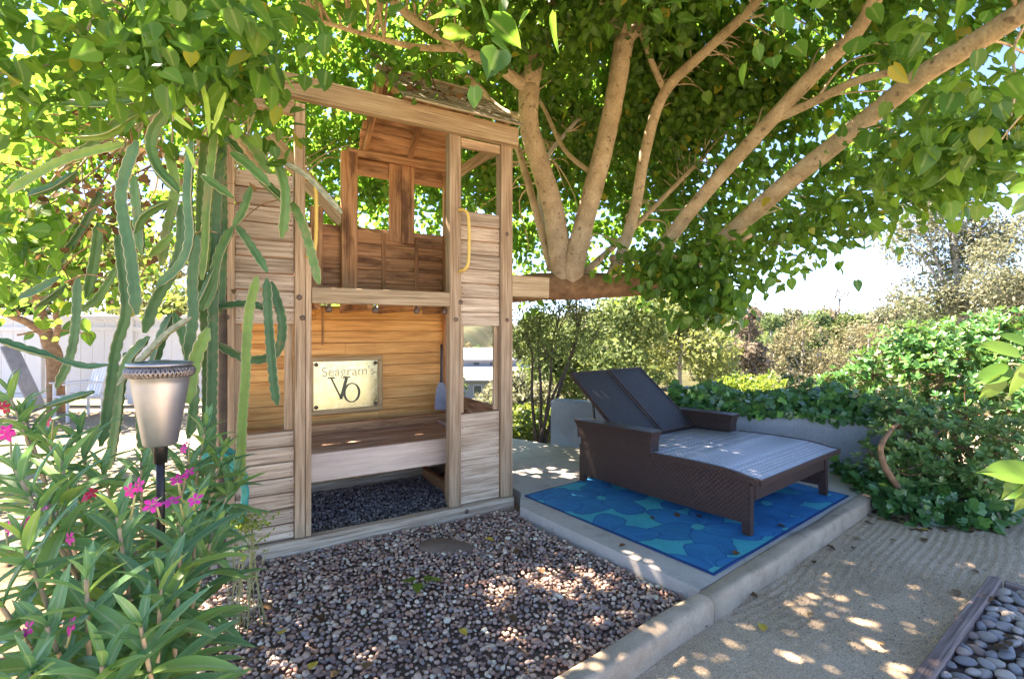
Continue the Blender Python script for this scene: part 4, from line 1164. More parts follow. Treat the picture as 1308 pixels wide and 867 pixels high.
limb([D(705, 345, 5.25), D(690, 290, 5.3), D(672, 225, 5.3), D(655, 175, 5.25), D(620, 120, 5.2), D(590, 90, 5.1)], .06, .03)
limb([D(715, 350, 5.3), D(700, 300, 5.5), D(690, 250, 5.7), D(700, 200, 5.8), D(740, 150, 5.8)], .055, .03, mat=MAT['bark_pale'])
limb([D(745, 350, 5.3), D(800, 300, 5.6), D(860, 240, 5.6), D(900, 200, 5.4)], .05, .025)
limb([D(672, 150, 4.9), D(640, 140, 5.1), D(600, 100, 5.3), D(560, 40, 5.4)], .045, .025)
limb([D(760, 225, 4.95), D(720, 190, 5.2), D(690, 130, 5.4), D(640, 60, 5.5)], .035, .02)
limb([(-1.6, 5.9, 1.2), (-2.0, 5.7, 2.0), (-2.4, 5.2, 2.7), (-2.6, 4.6, 3.2), (-2.6, 3.8, 3.5)], .13, .06)
limb([(-2.4, 5.2, 2.7), (-3.1, 5.2, 3.1), (-3.9, 4.8, 3.2)], .08, .03)
limb([D(780, 330, 5.1), D(850, 330, 4.8), D(905, 330, 4.4), D(960, 300, 4.0)], .05, .02)

# crown: an umbrella shell open below
CC = np.array([.1, 3.9])
rim = [(-.9, 2.0, 2.85), (-1.75, 1.35, 2.55), (-2.3, 1.1, 2.45), (-3.1, 1.9, 2.3), D(-10, 330, 3.2), D(-40, 390, 4.6), D(60, 398, 6.2), D(250, 400, 7.0), D(400, 400, 7.6), D(560, 395, 7.8), D(700, 372, 7.6), D(860, 372, 6.6), D(985, 335, 5.3), D(1060, 308, 4.9), D(1130, 285, 4.5), D(1205, 256, 4.0), D(1330, 236, 3.3), (2.75, 2.0, 2.4), (1.9, 1.5, 2.45), (.9, 2.0, 2.85)]  # unseen left rim stretched to shade the oleander, camera side cut for skylight
ra = np.array([math.atan2(p[1] - CC[1], p[0] - CC[0]) for p in rim]); rr = np.array([math.hypot(p[1] - CC[1], p[0] - CC[0]) for p in rim]); rz = np.array([p[2] for p in rim])
o_ = np.argsort(ra); ra, rr, rz = ra[o_], rr[o_], rz[o_]
ra = np.concatenate([ra - 2 * math.pi, ra, ra + 2 * math.pi]); rr = np.tile(rr, 3); rz = np.tile(rz, 3)
ncl = 10600
th = np.where(rng.random(ncl) < .25, rng.uniform(.2, 3.0, ncl), rng.uniform(-math.pi, math.pi, ncl)); q = np.where(rng.random(ncl) < .44, rng.random(ncl) ** .55 * .85, rng.random(ncl) ** .36)
Rr = np.interp(th, ra, rr) * (1 + .05 * np.sin(th * 7) + .04 * np.sin(th * 13 + 1)); Zr = np.interp(th, ra, rz) + .06 * np.sin(th * 11)
ZT = 4.75
cz = Zr + (ZT - Zr) * np.power(np.clip(1 - q ** 2.6, 0, 1), .62)
inward = rng.exponential(.16, ncl)
lump = .16 * np.sin(th * 9 + q * 11) + .12 * np.sin(q * 23 + th * 4)
cx = CC[0] + np.cos(th) * Rr * q * (1 - .03 * inward); cy = CC[1] + np.sin(th) * Rr * q * (1 - .03 * inward); cz = cz - inward * (.9 * (1 - q) + .25) + lump * (1 - q * .8) + rng.normal(0, .05, ncl)
cl = np.stack([cx, cy, cz], 1)
outw = norm(np.stack([np.cos(th) * q, np.sin(th) * q, 1.1 - q], 1))
# drapes: hanging sprays seen in front
drapes = [(30, 50, 2.1, 26, 0.3), (90, 30, 2, 28, 0.28), (170, 25, 1.9, 26, 0.26), (240, 45, 2, 30, 0.24), (290, 30, 1.8, 30, 0.18), (60, 110, 2.3, 16, 0.22), (20, 120, 2.3, 16, 0.22), (300, 100, 2.2, 24, 0.14), (255, 95, 2.2, 24, 0.2), (150, 80, 2.1, 14, 0.2),
          (25, 300, 2.6, 22, 0.2), (65, 320, 2.6, 26, 0.2), (85, 290, 2.7, 16, 0.16), (30, 350, 2.6, 14, 0.16),
          (605, 15, 1.35, 5, 0.05), (618, 50, 1.35, 3, 0.04),
          (985, 20, 1.9, 16, 0.14), (1040, 15, 1.8, 16, 0.14), (1010, 70, 2, 12, 0.14), (1120, 25, 1.9, 18, 0.16), (1170, 80, 2, 20, 0.16), (1060, 110, 2.2, 14, 0.16), (990, 120, 2.4, 10, 0.14), (940, 55, 2.2, 8, 0.1), (1240, 60, 2, 20, 0.2), (1180, 140, 2.2, 24, 0.2), (1270, 120, 2.1, 30, 0.24), (1220, 190, 2.5, 40, 0.22), (1290, 190, 2.4, 40, 0.2), (1130, 200, 2.9, 34, 0.2), (1080, 240, 3.3, 34, 0.22),
          (800, 300, 4.3, 51, 0.3), (840, 330, 4.2, 61, 0.3), (880, 340, 4.1, 61, 0.3), (920, 340, 4, 61, 0.28), (900, 380, 4, 34, 0.2), (935, 375, 3.9, 27, 0.16), (860, 360, 4.1, 34, 0.2), (960, 320, 4, 40, 0.25), (1000, 300, 4, 40, 0.25), (1050, 285, 3.9, 40, 0.25), (1110, 265, 3.8, 40, 0.25), (1160, 245, 3.6, 40, 0.25), (1210, 225, 3.4, 34, 0.22), (895, 405, 3.9, 6, 0.06), (870, 300, 4.2, 40, 0.3), (690, 388, 5.3, 4, 0.1), (960, 250, 4.3, 34, 0.3), (900, 260, 4.5, 34, 0.3), (505, 112, 3.5, 12, .12), (480, 90, 3.5, 12, .14), (530, 95, 3.6, 8, .10), (560, 85, 3.8, 8, .12)]
ex, exo = [], []
for (px_, py_, dd, k, sp) in drapes:
    c = np.array(D(px_, py_, dd)[:])
    pts = c + rng.normal(0, sp * .55, (max(1, k // 2), 3))
    ex.append(pts); exo.append(np.tile([0, -.3, .6], (len(pts), 1)))
shade_clusters = np.stack([rng.uniform(-.6, 1.7, 420), rng.uniform(3.2, 4.8, 420), rng.uniform(3.75, 4.5, 420)], 1)  # extra leaf clusters added overhead to cut sun flecks on the path
ex.append(shade_clusters); exo.append(np.tile([0, 0, 1.0], (len(shade_clusters), 1)))
cl = np.concatenate([cl] + ex); outw = np.concatenate([outw] + exo)
# keep clear of the playhouse volume
rel = cl[:, :2] - np.array([PO.x, PO.y])
uu = rel @ np.array([UX.x, UX.y]); vv = rel @ np.array([VX.x, VX.y])
bad = (uu > -2.1) & (uu < .25) & (vv > -.3) & (vv < 1.45) & (cl[:, 2] < 3.95) & ~((vv < .05) & (cl[:, 2] > 3.08))
pxc = CX + cl[:, 0] / np.maximum(cl[:, 1], .1) * F; pyc = HY - (cl[:, 2] - H) / np.maximum(cl[:, 1], .1) * F
bad |= (cl[:, 1] < 1.15) & (np.abs(cl[:, 0]) < 1.4)
for LPp, wpx_ in ((limb_show[0], 26), (limb_show[1], 24), (limb_show[2], 26), (limb_show[3], 26), (limb_show[4], 18)):
    for p_ in LPp:
        pp_ = (CX + p_.x / p_.y * F, HY - (p_.z - H) / p_.y * F)
        bad |= (np.hypot(pxc - pp_[0], pyc - pp_[1]) < wpx_ + 60 / np.maximum(cl[:, 1], .5)) & (cl[:, 1] < p_.y) & (rng.random(len(cl)) < .80)
cl, outw = cl[~bad], outw[~bad]
per = rng.integers(5, 11, len(cl))
T = np.repeat(cl, per, 0) + rng.normal(0, .085, (per.sum(), 3)); O = np.repeat(outw, per, 0)
n = len(T)
tip = O * [1, 1, .2] * .5 + rng.normal(0, .5, (n, 3)); tip[:, 2] -= .55
nrm = O * .8 + rng.normal(0, .45, (n, 3)); nrm[:, 2] += .45
foliage(tree, MAT['leaf'], HEART, T, tip, nrm, rng.uniform(.058, .118, n) * rng.uniform(.75, 1.05, n), 300, 'leaf', 'foliage')
# twigs from limbs out to the sprays
LP = np.array([p[:] for p in limbs])
spec = []
pick = rng.choice(len(cl), 420, replace=False)
for i in pick:
    c = cl[i]; dd = np.linalg.norm(LP - c, axis=1); dd = dd + rng.random(len(dd)) * .5
    j = int(np.argmin(dd)); a_ = Vector(LP[j]); c = Vector(c)
    L = (c - a_).length
    if L > 2.6 or L < .15: continue
    m1 = a_.lerp(c, .4) + Vector((random.uniform(-.1, .1), random.uniform(-.1, .1), .12)) * L; m2 = a_.lerp(c, .75) + Vector((random.uniform(-.08, .08), random.uniform(-.08, .08), .06)) * L
    spec.append(([a_, m1, m2, c], .006 + .007 * min(1, L / 1.5), .003))
ob = put('twigs', tubes_join('twigs', spec, 5, 4), BK, tree); ob['kind'] = 'stuff'

# ------------------------------------------------------------------ dragon fruit cactus
cac = thing('climbing_cactus', 'climbing cactus with long scalloped green stems draped over the playhouse corner', 'cactus', (-1.55, 2.45, -.06))
def cstem(pts, dd, wd, mat=None, d2=None, tw=None):
    wd *= .88
    d2 = dd if d2 is None else d2
    n = len(pts)
    P = [D(p[0], p[1], dd + (d2 - dd) * i / (n - 1)) for i, p in enumerate(pts)]
    path = catmull(P, 10)
    # resample evenly
    L = np.cumsum([0] + [(path[i + 1] - path[i]).length for i in range(len(path) - 1)])
    m = max(6, int(L[-1] / .009)); s = np.linspace(0, L[-1], m)
    A = np.array([p[:] for p in path]); pp = [Vector((np.interp(v, L, A[:, 0]), np.interp(v, L, A[:, 1]), np.interp(v, L, A[:, 2]))) for v in s]
    tw = random.uniform(-.6, .6) if tw is None else tw
    V, edge = [], []
    t0 = (pp[1] - pp[0]).normalized(); x = t0.cross(Vector((0, 1, 0.01))).normalized()
    ph = random.random() * 6
    for i in range(m):
        t_ = (pp[min(i + 1, m - 1)] - pp[max(i - 1, 0)]).normalized()
        x = (x - t_ * x.dot(t_)).normalized(); y_ = t_.cross(x)
        tap = min(1, .35 + i / 7, .30 + (m - 1 - i) / 7)
        sc_ = 1 - .20 * abs(math.sin(s[i] / .034 * math.pi / 1.0 + ph)) ** 1.6 * 1.0
        sc_ = .74 + .26 * abs(math.sin(s[i] / .047 * math.pi + ph)) ** .6
        for j in range(3):
            a_ = tw + j * 2 * math.pi / 3 + .15 * math.sin(s[i] * 3 + ph)
            for da, rad, e in ((-.10, wd * sc_ * .90, .75), (0, wd * sc_, 1.0), (.10, wd * sc_ * .90, .75), (.55, wd * .42, .0), (1.047, wd * .27, 0), (1.54, wd * .42, 0)):
                V.append(pp[i] + (x * math.cos(a_ + da) + y_ * math.sin(a_ + da)) * rad * tap); edge.append(e)
    k = 18
    Fc = [(i * k + j, i * k + (j + 1) % k, (i + 1) * k + (j + 1) % k, (i + 1) * k + j) for i in range(m - 1) for j in range(k)]
    me = fast_mesh('stem', np.array([v[:] for v in V]), np.array(Fc), attrs={'edge': np.array(edge)})
    put('stem', me, mat or MAT['cactus'], cac)
CS = [([(176, 180), (157, 239), (159, 281), (168, 329), (175, 402)], 1.95, .030), ([(150, 300), (157, 361), (159, 400), (146, 445), (138, 500), (128, 570)], 2.0, .030), ([(246, 180), (241, 248), (244, 303), (231, 339), (200, 366)], 2.0, .027),
      ([(251, 300), (245, 361), (246, 407), (238, 455)], 2.1, .030), ([(276, 170), (266, 265), (264, 313), (259, 358)], 2.3, .030), ([(322, 238), (311, 271), (298, 290)], 2.45, .030), ([(298, 290), (280, 329), (273, 368), (259, 397)], 2.45, .034),
      ([(301, 288), (320, 316), (341, 348)], 2.45, .032), ([(328, 353), (318, 394), (314, 442), (313, 480), (309, 540), (307, 618)], 2.35, .031), ([(341, 356), (344, 410), (350, 480), (355, 518)], 2.45, .032), ([(346, 360), (361, 410), (354, 449), (320, 458), (275, 437)], 2.6, .034),
      ([(352, 205), (363, 248), (359, 304)], 2.4, .036), ([(374, 258), (391, 297), (408, 363)], 2.5, .032), ([(295, 195), (320, 214), (345, 238)], 2.3, .034), ([(257, 224), (298, 253)], 2.2, .026), ([(260, 398), (310, 389), (348, 396)], 2.55, .028), ([(266, 418), (250, 458), (240, 515)], 2.0, .034),
      ([(230, 262), (230, 307), (220, 345), (197, 385), (184, 425)], 2.25, .034), ([(218, 256), (185, 274), (172, 298)], 2.1, .026), ([(221, 298), (205, 315), (190, 328)], 2.2, .026), ([(172, 225), (178, 281), (181, 325)], 2.15, .030), ([(220, 130), (192, 172), (198, 212), (228, 246)], 2.0, .032),
      ([(78, 133), (140, 134), (194, 125)], 2.1, .022), ([(95, 176), (138, 171), (178, 146)], 2.05, .023), ([(10, 247), (83, 205), (160, 184)], 2.1, .027), ([(35, 250), (70, 238), (99, 219)], 2.2, .024), ([(150, 340), (125, 380), (96, 400)], 2.4, .024), ([(100, 355), (97, 420), (88, 462), (72, 495)], 2.3, .026),
      ([(-10, 432), (35, 447), (72, 457)], 1.7, .020), ([(25, 380), (50, 370), (76, 354)], 2.4, .028), ([(45, 392), (66, 378), (84, 364)], 2.4, .024), ([(126, 284), (120, 330), (110, 380)], 2.4, .032), ([(306, 170), (325, 190), (345, 222)], 2.35, .034), ([(284, 185), (276, 260), (272, 340), (270, 460), (268, 620)], 2.5, .036),
      ([(262, 175), (256, 260), (256, 350), (262, 470), (262, 690)], 2.55, .034), ([(290, 150), (284, 200), (286, 300), (282, 400)], 2.6, .03), ([(240, 560), (246, 500), (236, 440), (222, 400)], 2.3, .034), ([(200, 600), (188, 520), (200, 450), (220, 400)], 2.35, .034), ([(190, 430), (160, 470), (150, 540), (140, 600)], 2.2, .030), ([(160, 450), (178, 500), (184, 580)], 2.25, .032), ([(245, 405), (262, 372), (275, 340)], 2.3, .030), ([(70, 457), (110, 468), (140, 466)], 1.75, .016), ([(120, 500), (80, 512), (55, 520)], 1.7, .018),
      ([(290, 175), (320, 215), (355, 250), (372, 262)], 2.45, .03), ([(240, 120), (200, 140), (160, 150), (110, 190), (60, 215)], 2.3, .026), ([(215, 190), (225, 240), (215, 290), (206, 340)], 2.3, .03), ([(130, 240), (100, 300), (60, 350)], 2.5, .026)]
for pts, dd, wd in CS: cstem(pts, dd, wd)
cstem([(360, 207), (388, 223), (412, 246), (437, 273)], 2.4, .021, MAT['cactus_dry'])
cstem([(150, 492), (185, 455), (215, 425), (245, 405)], 1.95, .018, MAT['cactus_dry'])
for pts in ([(249, 90), (262, 125), (267, 171)], [(196, 114), (222, 145), (246, 166)], [(226, 112), (240, 130), (251, 146)], [(288, 118), (280, 140), (272, 165)], [(237, 185), (245, 200), (250, 218)]): cstem(pts, 1.9, .014, MAT['cactus_young'])
# support pole and dead foliage caught in the cactus
put('support_post', tube_mesh('support_post', [(-1.66, 2.80, -.1), (-1.65, 2.80, 1.2), (-1.66, 2.80, 2.5)], .022, .022, 10), MAT['bark_dark'], cac)
n = 240
T = np.array([D(random.gauss(150, 62), random.gauss(262, 60), random.uniform(2.3, 2.9))[:] for _ in range(n)])
foliage(cac, MAT['dry'], HEART, T, rand_dirs(n), rand_dirs(n), rng.uniform(.03, .06, n), 0, stuff='dry_leaves')
sp = []
for _ in range(60):
    a_ = D(random.gauss(160, 80), random.gauss(240, 70), random.uniform(2.3, 2.9)); e = a_ + Vector((random.uniform(-.3, .3), random.uniform(-.2, .2), random.uniform(-.25, .12)))
    sp.append(([a_, a_.lerp(e, .5) + Vector((0, 0, .03)), e], .005, .002))
ob = put('dry_twigs', tubes_join('dry_twigs', sp, 5, 3), MAT['bark_rough'], cac); ob['kind'] = 'stuff'

# ------------------------------------------------------------------ garden torch
tb = D(205, 470, 1.36); tb.z = -.05
torch = thing('garden_torch', 'tapered brushed metal garden torch with braided rim on a dark pole', 'torch', (tb.x, tb.y, -.06))
z1 = H - (462 - HY) / F * 1.36; z0 = H - (568 - HY) / F * 1.36
r1, r0 = .076, .041
def ti(z): return Matrix.Translation((0, 0, z + .06))
hh = z1 - z0
put('bowl', lathe('bowl', [(0, 0), (r0 * .9, 0), (r0, .006), (r0 + (r1 - r0) * .75, hh * .74), (r1 - .008, hh * .80), (r1 - .004, hh * .815), (r1 - .004, hh * .955), (r1 + .002, hh * .965), (r1 + .002, hh * .985), (r1 - .004, hh), (r1 - .012, hh), (r1 - .014, hh * .97), (.03, hh * .99), (.02, hh * 1.02), (0, hh * 1.02)], 40), MAT['metal_torch'], torch, local=ti(z0))
for ph in range(3):
    pts = []
    for i in range(241):
        a_ = 2 * math.pi * i / 240; k = 16
        pts.append(Vector(((r1 + .001 + .003 * math.cos(2 * (k * a_ + ph * 2.094))) * math.cos(a_), (r1 + .001 + .003 * math.cos(2 * (k * a_ + ph * 2.094))) * math.sin(a_), hh * .885 + .0115 * math.sin(k * a_ + ph * 2.094))))
    V, Fc = sweep(pts, [.0034] * len(pts), 6)
    put('braid', pymesh('braid', V, Fc, True), MAT['metal_braid'], torch, local=ti(z0))
put('pole', tube_mesh('pole', [Vector((0, 0, -.05)), Vector((0, 0, z0 + .068))], .011, .011, 10), MAT['metal_dark'], torch, local=Matrix.Identity(4))
put('socket', lathe('socket', [(.011, -.05), (.016, -.05), (.018, 0), (.018, .004)], 16), MAT['metal_dark'], torch, local=ti(z0))

# ------------------------------------------------------------------ oleanders
FL5 = None
def petal_flower():
    V, Fc = [], []
    for k in range(5):
        a_ = 2 * math.pi * k / 5; ca, sa = math.cos(a_), math.sin(a_)
        o_ = len(V)
        for (r_, w_, z_) in ((.06, 0, 0), (.55, .34, .10), (.98, .22, .06), (1.02, -.12, .02), (.55, -.30, .18)):
            V.append((r_ * ca - w_ * sa, r_ * sa + w_ * ca, z_))
        Fc += [(o_, o_ + 1, o_ + 4), (o_ + 1, o_ + 2, o_ + 3), (o_ + 1, o_ + 3, o_ + 4)]
    return np.array(V), np.array(Fc)
PF = petal_flower()
def oleander(label, tops, base, n_ind, flowers, reds=(), whorls=9, L=(.14, .205)):
    t_ = thing('oleander', label, 'shrub', base)
    T, tip, nr, sz = [], [], [], []
    for (px_, py_, dd, lean) in tops:
        top = D(px_, py_, dd)
        b0 = Vector((base[0] * .7 + top.x * .3 + random.uniform(-.1, .1), base[1] * .7 + top.y * .3 + random.uniform(-.1, .1), -.08))
        m1 = b0.lerp(top, .5) + Vector((random.uniform(-.06, .06), random.uniform(-.06, .06), 0))
        path = catmull([b0, m1, top], 10)
        V, Fc = sweep(path, [.0085 + (.004 - .0085) * i / (len(path) - 1) for i in range(len(path))], 7)
        put('stem', pymesh('stem', V, Fc, True), MAT['stem_tan'], t_)
        A = np.array([p[:] for p in path]); Ls = np.cumsum([0] + [(path[i + 1] - path[i]).length for i in range(len(path) - 1)])
        axd = (path[-1] - path[-3]).normalized()
        o1 = axd.orthogonal().normalized(); o2 = axd.cross(o1)
        span = min(Ls[-1] * .75, .42)
        for wv in range(whorls):
            s = Ls[-1] - span * (wv / whorls) ** 1.15
            p = Vector((np.interp(s, Ls, A[:, 0]), np.interp(s, Ls, A[:, 1]), np.interp(s, Ls, A[:, 2])))
            ph = wv * 1.05 + random.uniform(-.2, .2)
            open_ = min(1.35, .30 + wv * .21)
            for j in range(3):
                a_ = ph + j * 2.094
                rad = o1 * math.cos(a_) + o2 * math.sin(a_)
                tp = (axd * math.cos(open_) + rad * math.sin(open_) + Vector((random.gauss(0, .12), random.gauss(0, .12), random.gauss(0, .12)))).normalized()
                T.append(p[:]); tip.append(tp[:]); nr.append((axd * math.sin(open_) - rad * math.cos(open_) * 1.0 + Vector((0, 0, .25)))[:]); sz.append(random.uniform(*L) * min(1, .45 + wv * .2))
    foliage(t_, MAT['oleander'], LANCE, T, tip, nr, sz, n_ind)
    for lst, mt in ((flowers, MAT['pink']), (reds, MAT['red'])):
        me = fast_mesh('flower', PF[0], PF[1]); me.materials.append(mt)
        for (px_, py_, dd) in lst:
            c = D(px_, py_, dd)
            for _ in range(random.choice((1, 1, 2))):
                nrm = Vector((random.gauss(0, .5), -1 + random.gauss(0, .3), .5 + random.gauss(0, .4))).normalized()
                q_ = nrm.to_track_quat('Z', 'Y').to_matrix().to_4x4()
                put('flower', me, None, t_, world=Matrix.Translation(c + Vector((random.gauss(0, .009), random.gauss(0, .008), random.gauss(0, .007)))) @ q_ @ Matrix.Rotation(random.random() * 6, 4, 'Z') @ Matrix.Scale(random.uniform(.015, .020), 4))
            # flower stalk
            near = min(tops, key=lambda q_: (q_[0] - px_) ** 2 + (q_[1] - py_) ** 2)
            e = D(near[0], near[1], near[2]); c2 = c.lerp(e, .4) + Vector((0, .01, -.04))
            put('flower_stalk', tube_mesh('flower_stalk', [c + Vector((0, .006, -.004)), c.lerp(c2, .5) + Vector((0, 0, -.02)), c2], .0024, .0028, 6, 4), MAT['bark_green'], t_)
    return t_
oleander('pink flowering oleander with long narrow leaves in front of the metal torch', [(80, 588, 1.25, 0), (150, 660, 1.15, 0), (232, 672, 1.2, 0), (205, 740, 1.08, 0), (28, 690, 1.05, 0), (110, 740, 1.0, 0), (272, 680, 1.35, 0), (250, 640, 1.42, 0), (180, 800, .98, 0), (20, 600, 1.15, 0), (60, 800, .95, 0), (-20, 740, .98, 0), (130, 850, .92, 0), (60, 640, 1.2, 0), (150, 740, 1.15, 0), (40, 860, .9, 0), (110, 670, 1.3, 0)], (-.95, 1.25, -.06), 290,
         [(62, 648, 1.12), (40, 667, 1.10), (90, 683, 1.10), (170, 630, 1.12), (196, 636, 1.14), (225, 612, 1.14), (245, 627, 1.14), (228, 642, 1.14), (25, 805, .92), (88, 800, .94), (4, 678, 1.05), (10, 555, 1.2)])
oleander('smaller oleander with a few red flowers at the foot of the cactus', [(30, 530, 1.75, 0), (60, 560, 1.7, 0), (130, 600, 1.75, 0), (180, 590, 1.8, 0), (262, 545, 1.9, 0), (285, 575, 1.95, 0), (240, 590, 1.85, 0), (100, 545, 1.8, 0), (300, 610, 1.95, 0), (10, 500, 1.7, 0)], (-1.45, 2.0, -.06), 40,
         [(240, 572, 1.75)], [(120, 628, 1.5), (95, 636, 1.5), (6, 520, 1.6), (66, 535, 1.6)], 9)
ob_poly = [(-.98, .55), (-.95, 1.0), (-1.35, 1.55), (-1.9, 2.3), uv(-2.02, -.03), (-2.15, 3.3), (-3.2, 3.4), (-3.4, 1.2), (-2.0, .45)]
put('planting_bed', prism('planting_bed', [(p[0], p[1]) for p in ob_poly], -.1, -.035), MAT['litter'])['kind'] = 'structure'
# low dry weeds by the playhouse corner
wt = thing('weeds', 'pale flowering weeds at the playhouse corner beside the pebbles', 'weeds', (-1.4, 2.2, -.04))
n = 420
T = np.array([D(random.gauss(312, 16), random.gauss(665, 24), random.uniform(2.2, 2.45))[:] for _ in range(n)]); T[:, 2] = np.clip(T[:, 2], 0.0, .5)
foliage(wt, MAT['lime'], OBOV, T, rand_dirs(n) + [0, 0, .4], rand_dirs(n) + [0, 0, .8], rng.uniform(.014, .03, n), 0)
put('stem', tubes_join('stem', [([Vector((-1.25 + random.uniform(-.1, .1), 2.3 + random.uniform(-.1, .08), -.04)), D(random.gauss(312, 12), random.gauss(665, 20), 2.3)], .003, .002) for _ in range(16)], 5, 3), MAT['bark_green'], wt)

# stake in the oleander bed, teal hose, flat rock, seedling
stk = G(268, 850, .0); 
put_st = put('stake', bevel_box(.30, .045, .04, .004, .003), MAT['old_edge'], world=Matrix.Translation((-.985, 1.60, .08)) @ Matrix.Rotation(R(-90), 4, 'Y'))
tag(put_st, 'short dark wooden stake at the edge of the pebbles under the oleander', 'stake')
pts = []
for i in range(150):
    a_ = i * .42; pts.append(Vector((-1.50 + .13 * math.cos(a_) + .01 * math.sin(i * 1.3), 2.52 + .05 * math.sin(a_ * .5) , .55 + (.20 + .03 * math.sin(i * .37)) * math.sin(a_))))
V, Fc = sweep(pts, [.010] * len(pts), 6)
hs = put('garden_hose', pymesh('garden_hose', V, Fc, True), MAT['teal']); tag(hs, 'coiled teal garden hose hanging on the corner behind the oleander', 'hose')
rk = G(572, 700, .0)
V, Fc = pebble_tpl(2, 9)
rock = put('flat_rock', fast_mesh('flat_rock', V * [.20, .13, .028], Fc), MAT['rock'], world=Matrix.Translation((rk.x, rk.y, .012)) @ Matrix.Rotation(R(-25), 4, 'Z')); tag(rock, 'flat brown rock half buried in the purple pebbles', 'rock')
sp_ = G(535, 752, .0)
seed = thing('seedling', 'small green seedling with three leaves growing out of the pebbles', 'seedling', (sp_.x, sp_.y, -.03))
me = fast_mesh('leaf', HEART[0], HEART[1]); me.materials.append(MAT['lime'])
for (dx, dy, az, s_) in ((-.03, .0, 2.6, .085), (.03, .01, .4, .09), (.0, -.03, -1.4, .07), (.075, .015, .2, .055)):
    put('leaf', me, None, seed, world=Matrix.Translation((sp_.x + dx, sp_.y + dy, .045)) @ Matrix.Rotation(az - math.pi / 2, 4, 'Z') @ Matrix.Rotation(R(-8), 4, 'X') @ Matrix.Scale(s_, 4))
put('stem', tubes_join('stem', [([sp_ + Vector((0, 0, -.03)), sp_ + Vector((dx * .6, dy * .6, .03)), sp_ + Vector((dx, dy, .045))], .003, .002) for dx, dy in ((-.03, 0), (.03, .01), (0, -.03), (.075, .015))], 5, 3), MAT['bark_green'], seed)

# ------------------------------------------------------------------ near plant at the right edge
nb0 = Vector((1.42, 1.05, -.06))
np_ = thing('young_tree', 'young tree with large pale green leaves reaching in beside the path', 'tree', nb0)
put('trunk', tube_mesh('trunk', [nb0, nb0 + Vector((.02, .02, .7)), nb0 + Vector((-.02, .0, 1.5)), nb0 + Vector((.03, .0, 2.2))], .022, .012, 10), MAT['bark_green'], np_)
lv = []
for (px_, py_, dd, tx, tz, s_, nx_) in ((1285, 470, .95, -1, -.45, .085, 0), (1275, 480, .95, -.55, -.85, .075, .4), (1300, 465, .95, -.1, -1, .085, .2), (1296, 452, .95, -1, .35, .09, .1), (1310, 440, .98, -.6, .3, .07, 0), (1318, 605, .95, -1, .05, .115, 0), (1318, 610, .95, -.3, -1, .10, .2), (1325, 600, .95, -.7, -.7, .11, 0), (1320, 590, .98, -.7, .7, .07, .1), (1322, 235, 1.0, -1, -.25, .075, 0), (1325, 225, 1.0, -1, .4, .07, 0), (1330, 200, 1.0, -.9, .2, .06, .2), (1310, 250, 1.0, -.6, -.8, .06, .3)):
    lv.append((D(px_ + 6, py_, dd), Vector((tx, .15, tz)), Vector((nx_, -.75, .65)), s_ * .82))
foliage(np_, MAT['fresh'], leaf_tpl(.27, .0, .05, .16, .36, .70), [l[0][:] for l in lv], [l[1][:] for l in lv], [l[2][:] for l in lv], [l[3] for l in lv], 300)
for (px_, py_) in ((1290, 465), (1316, 604), (1318, 230)):
    e = D(px_, py_, .96); s_ = nb0 + Vector((0, 0, max(.3, e.z - .12)))
    put('branch', tube_mesh('branch', [s_, s_.lerp(e, .5) + Vector((0, 0, .05)), e], .006, .003, 7), MAT['bark_green'], np_)

# ------------------------------------------------------------------ left yard: fence, slim tree, boards, chair
fy = 9.7
fence = thing('vinyl_fence', 'white vinyl privacy fence across the back of the yard', 'fence', (-8, fy, -.07))
k = 0
x_ = -13.0
while x_ < -3.6:
    if k % 8 == 0:
        pst = put('post', bevel_box(.12, .12, 1.85, .008), MAT['vinyl'], fence, world=Matrix.Translation((x_ + .08, fy - .01, .84)))
        put('cap', lathe('cap', [(.09, 0), (.09, .02), (.0, .06)], 4, False), MAT['vinyl'], pst, world=Matrix.Translation((x_ + .08, fy - .01, 1.765)) @ Matrix.Rotation(R(45), 4, 'Z')); x_ += .165
    else:
        put('panel', bevel_box(.228, .02, 1.45, .006), MAT['vinyl'], fence, world=Matrix.Translation((x_ + .115, fy, .86))); x_ += .234
    k += 1
for z_ in (.08, 1.40, 1.62):
    put('rail', bevel_box(9.6, .045, .09, .006), MAT['vinyl'], fence, world=Matrix.Translation((-8.3, fy - .032, z_)))
yt = thing('slim_tree', 'slim forked tree with tan bark in front of the white fence', 'tree', (-7.9, 8.4, -.07))
bt = D(72, 505, 8.6)
put('trunk', tube_mesh('trunk', [Vector((bt.x, bt.y, -.15)), D(70, 460, 8.6), D(62, 435, 8.6), D(52, 405, 8.6), D(50, 370, 8.5), D(60, 320, 8.3)], .13, .07, 12, 8, .05), MAT['bark_rough'], yt)
put('branch', tube_mesh('branch', [D(56, 425, 8.6), D(35, 412, 8.5), D(10, 402, 8.4), D(-30, 390, 8.3)], .07, .04, 10, 6, .05), MAT['bark_rough'], yt)
put('branch', tube_mesh('branch', [D(68, 440, 8.6), D(74, 420, 8.6), D(72, 390, 8.6), D(90, 340, 8.5)], .06, .03, 10, 6, .05), MAT['bark_rough'], yt)
n = 5200
c_ = np.array(D(60, 345, 8.6)[:])
T = c_ + norm(rng.normal(size=(n, 3))) * (rng.random((n, 1)) ** .4) * [2.6, 1.0, .75] + [0, 0, .25]
foliage(yt, MAT['bg_yellow'], HEART, T, rand_dirs(n) + [0, 0, -.6], rand_dirs(n) + [0, 0, .8], rng.uniform(.07, .13, n), 0)
lp = bevel_box(1.25, .30, .03, .006)
q0 = D(30, 470, 8.9)
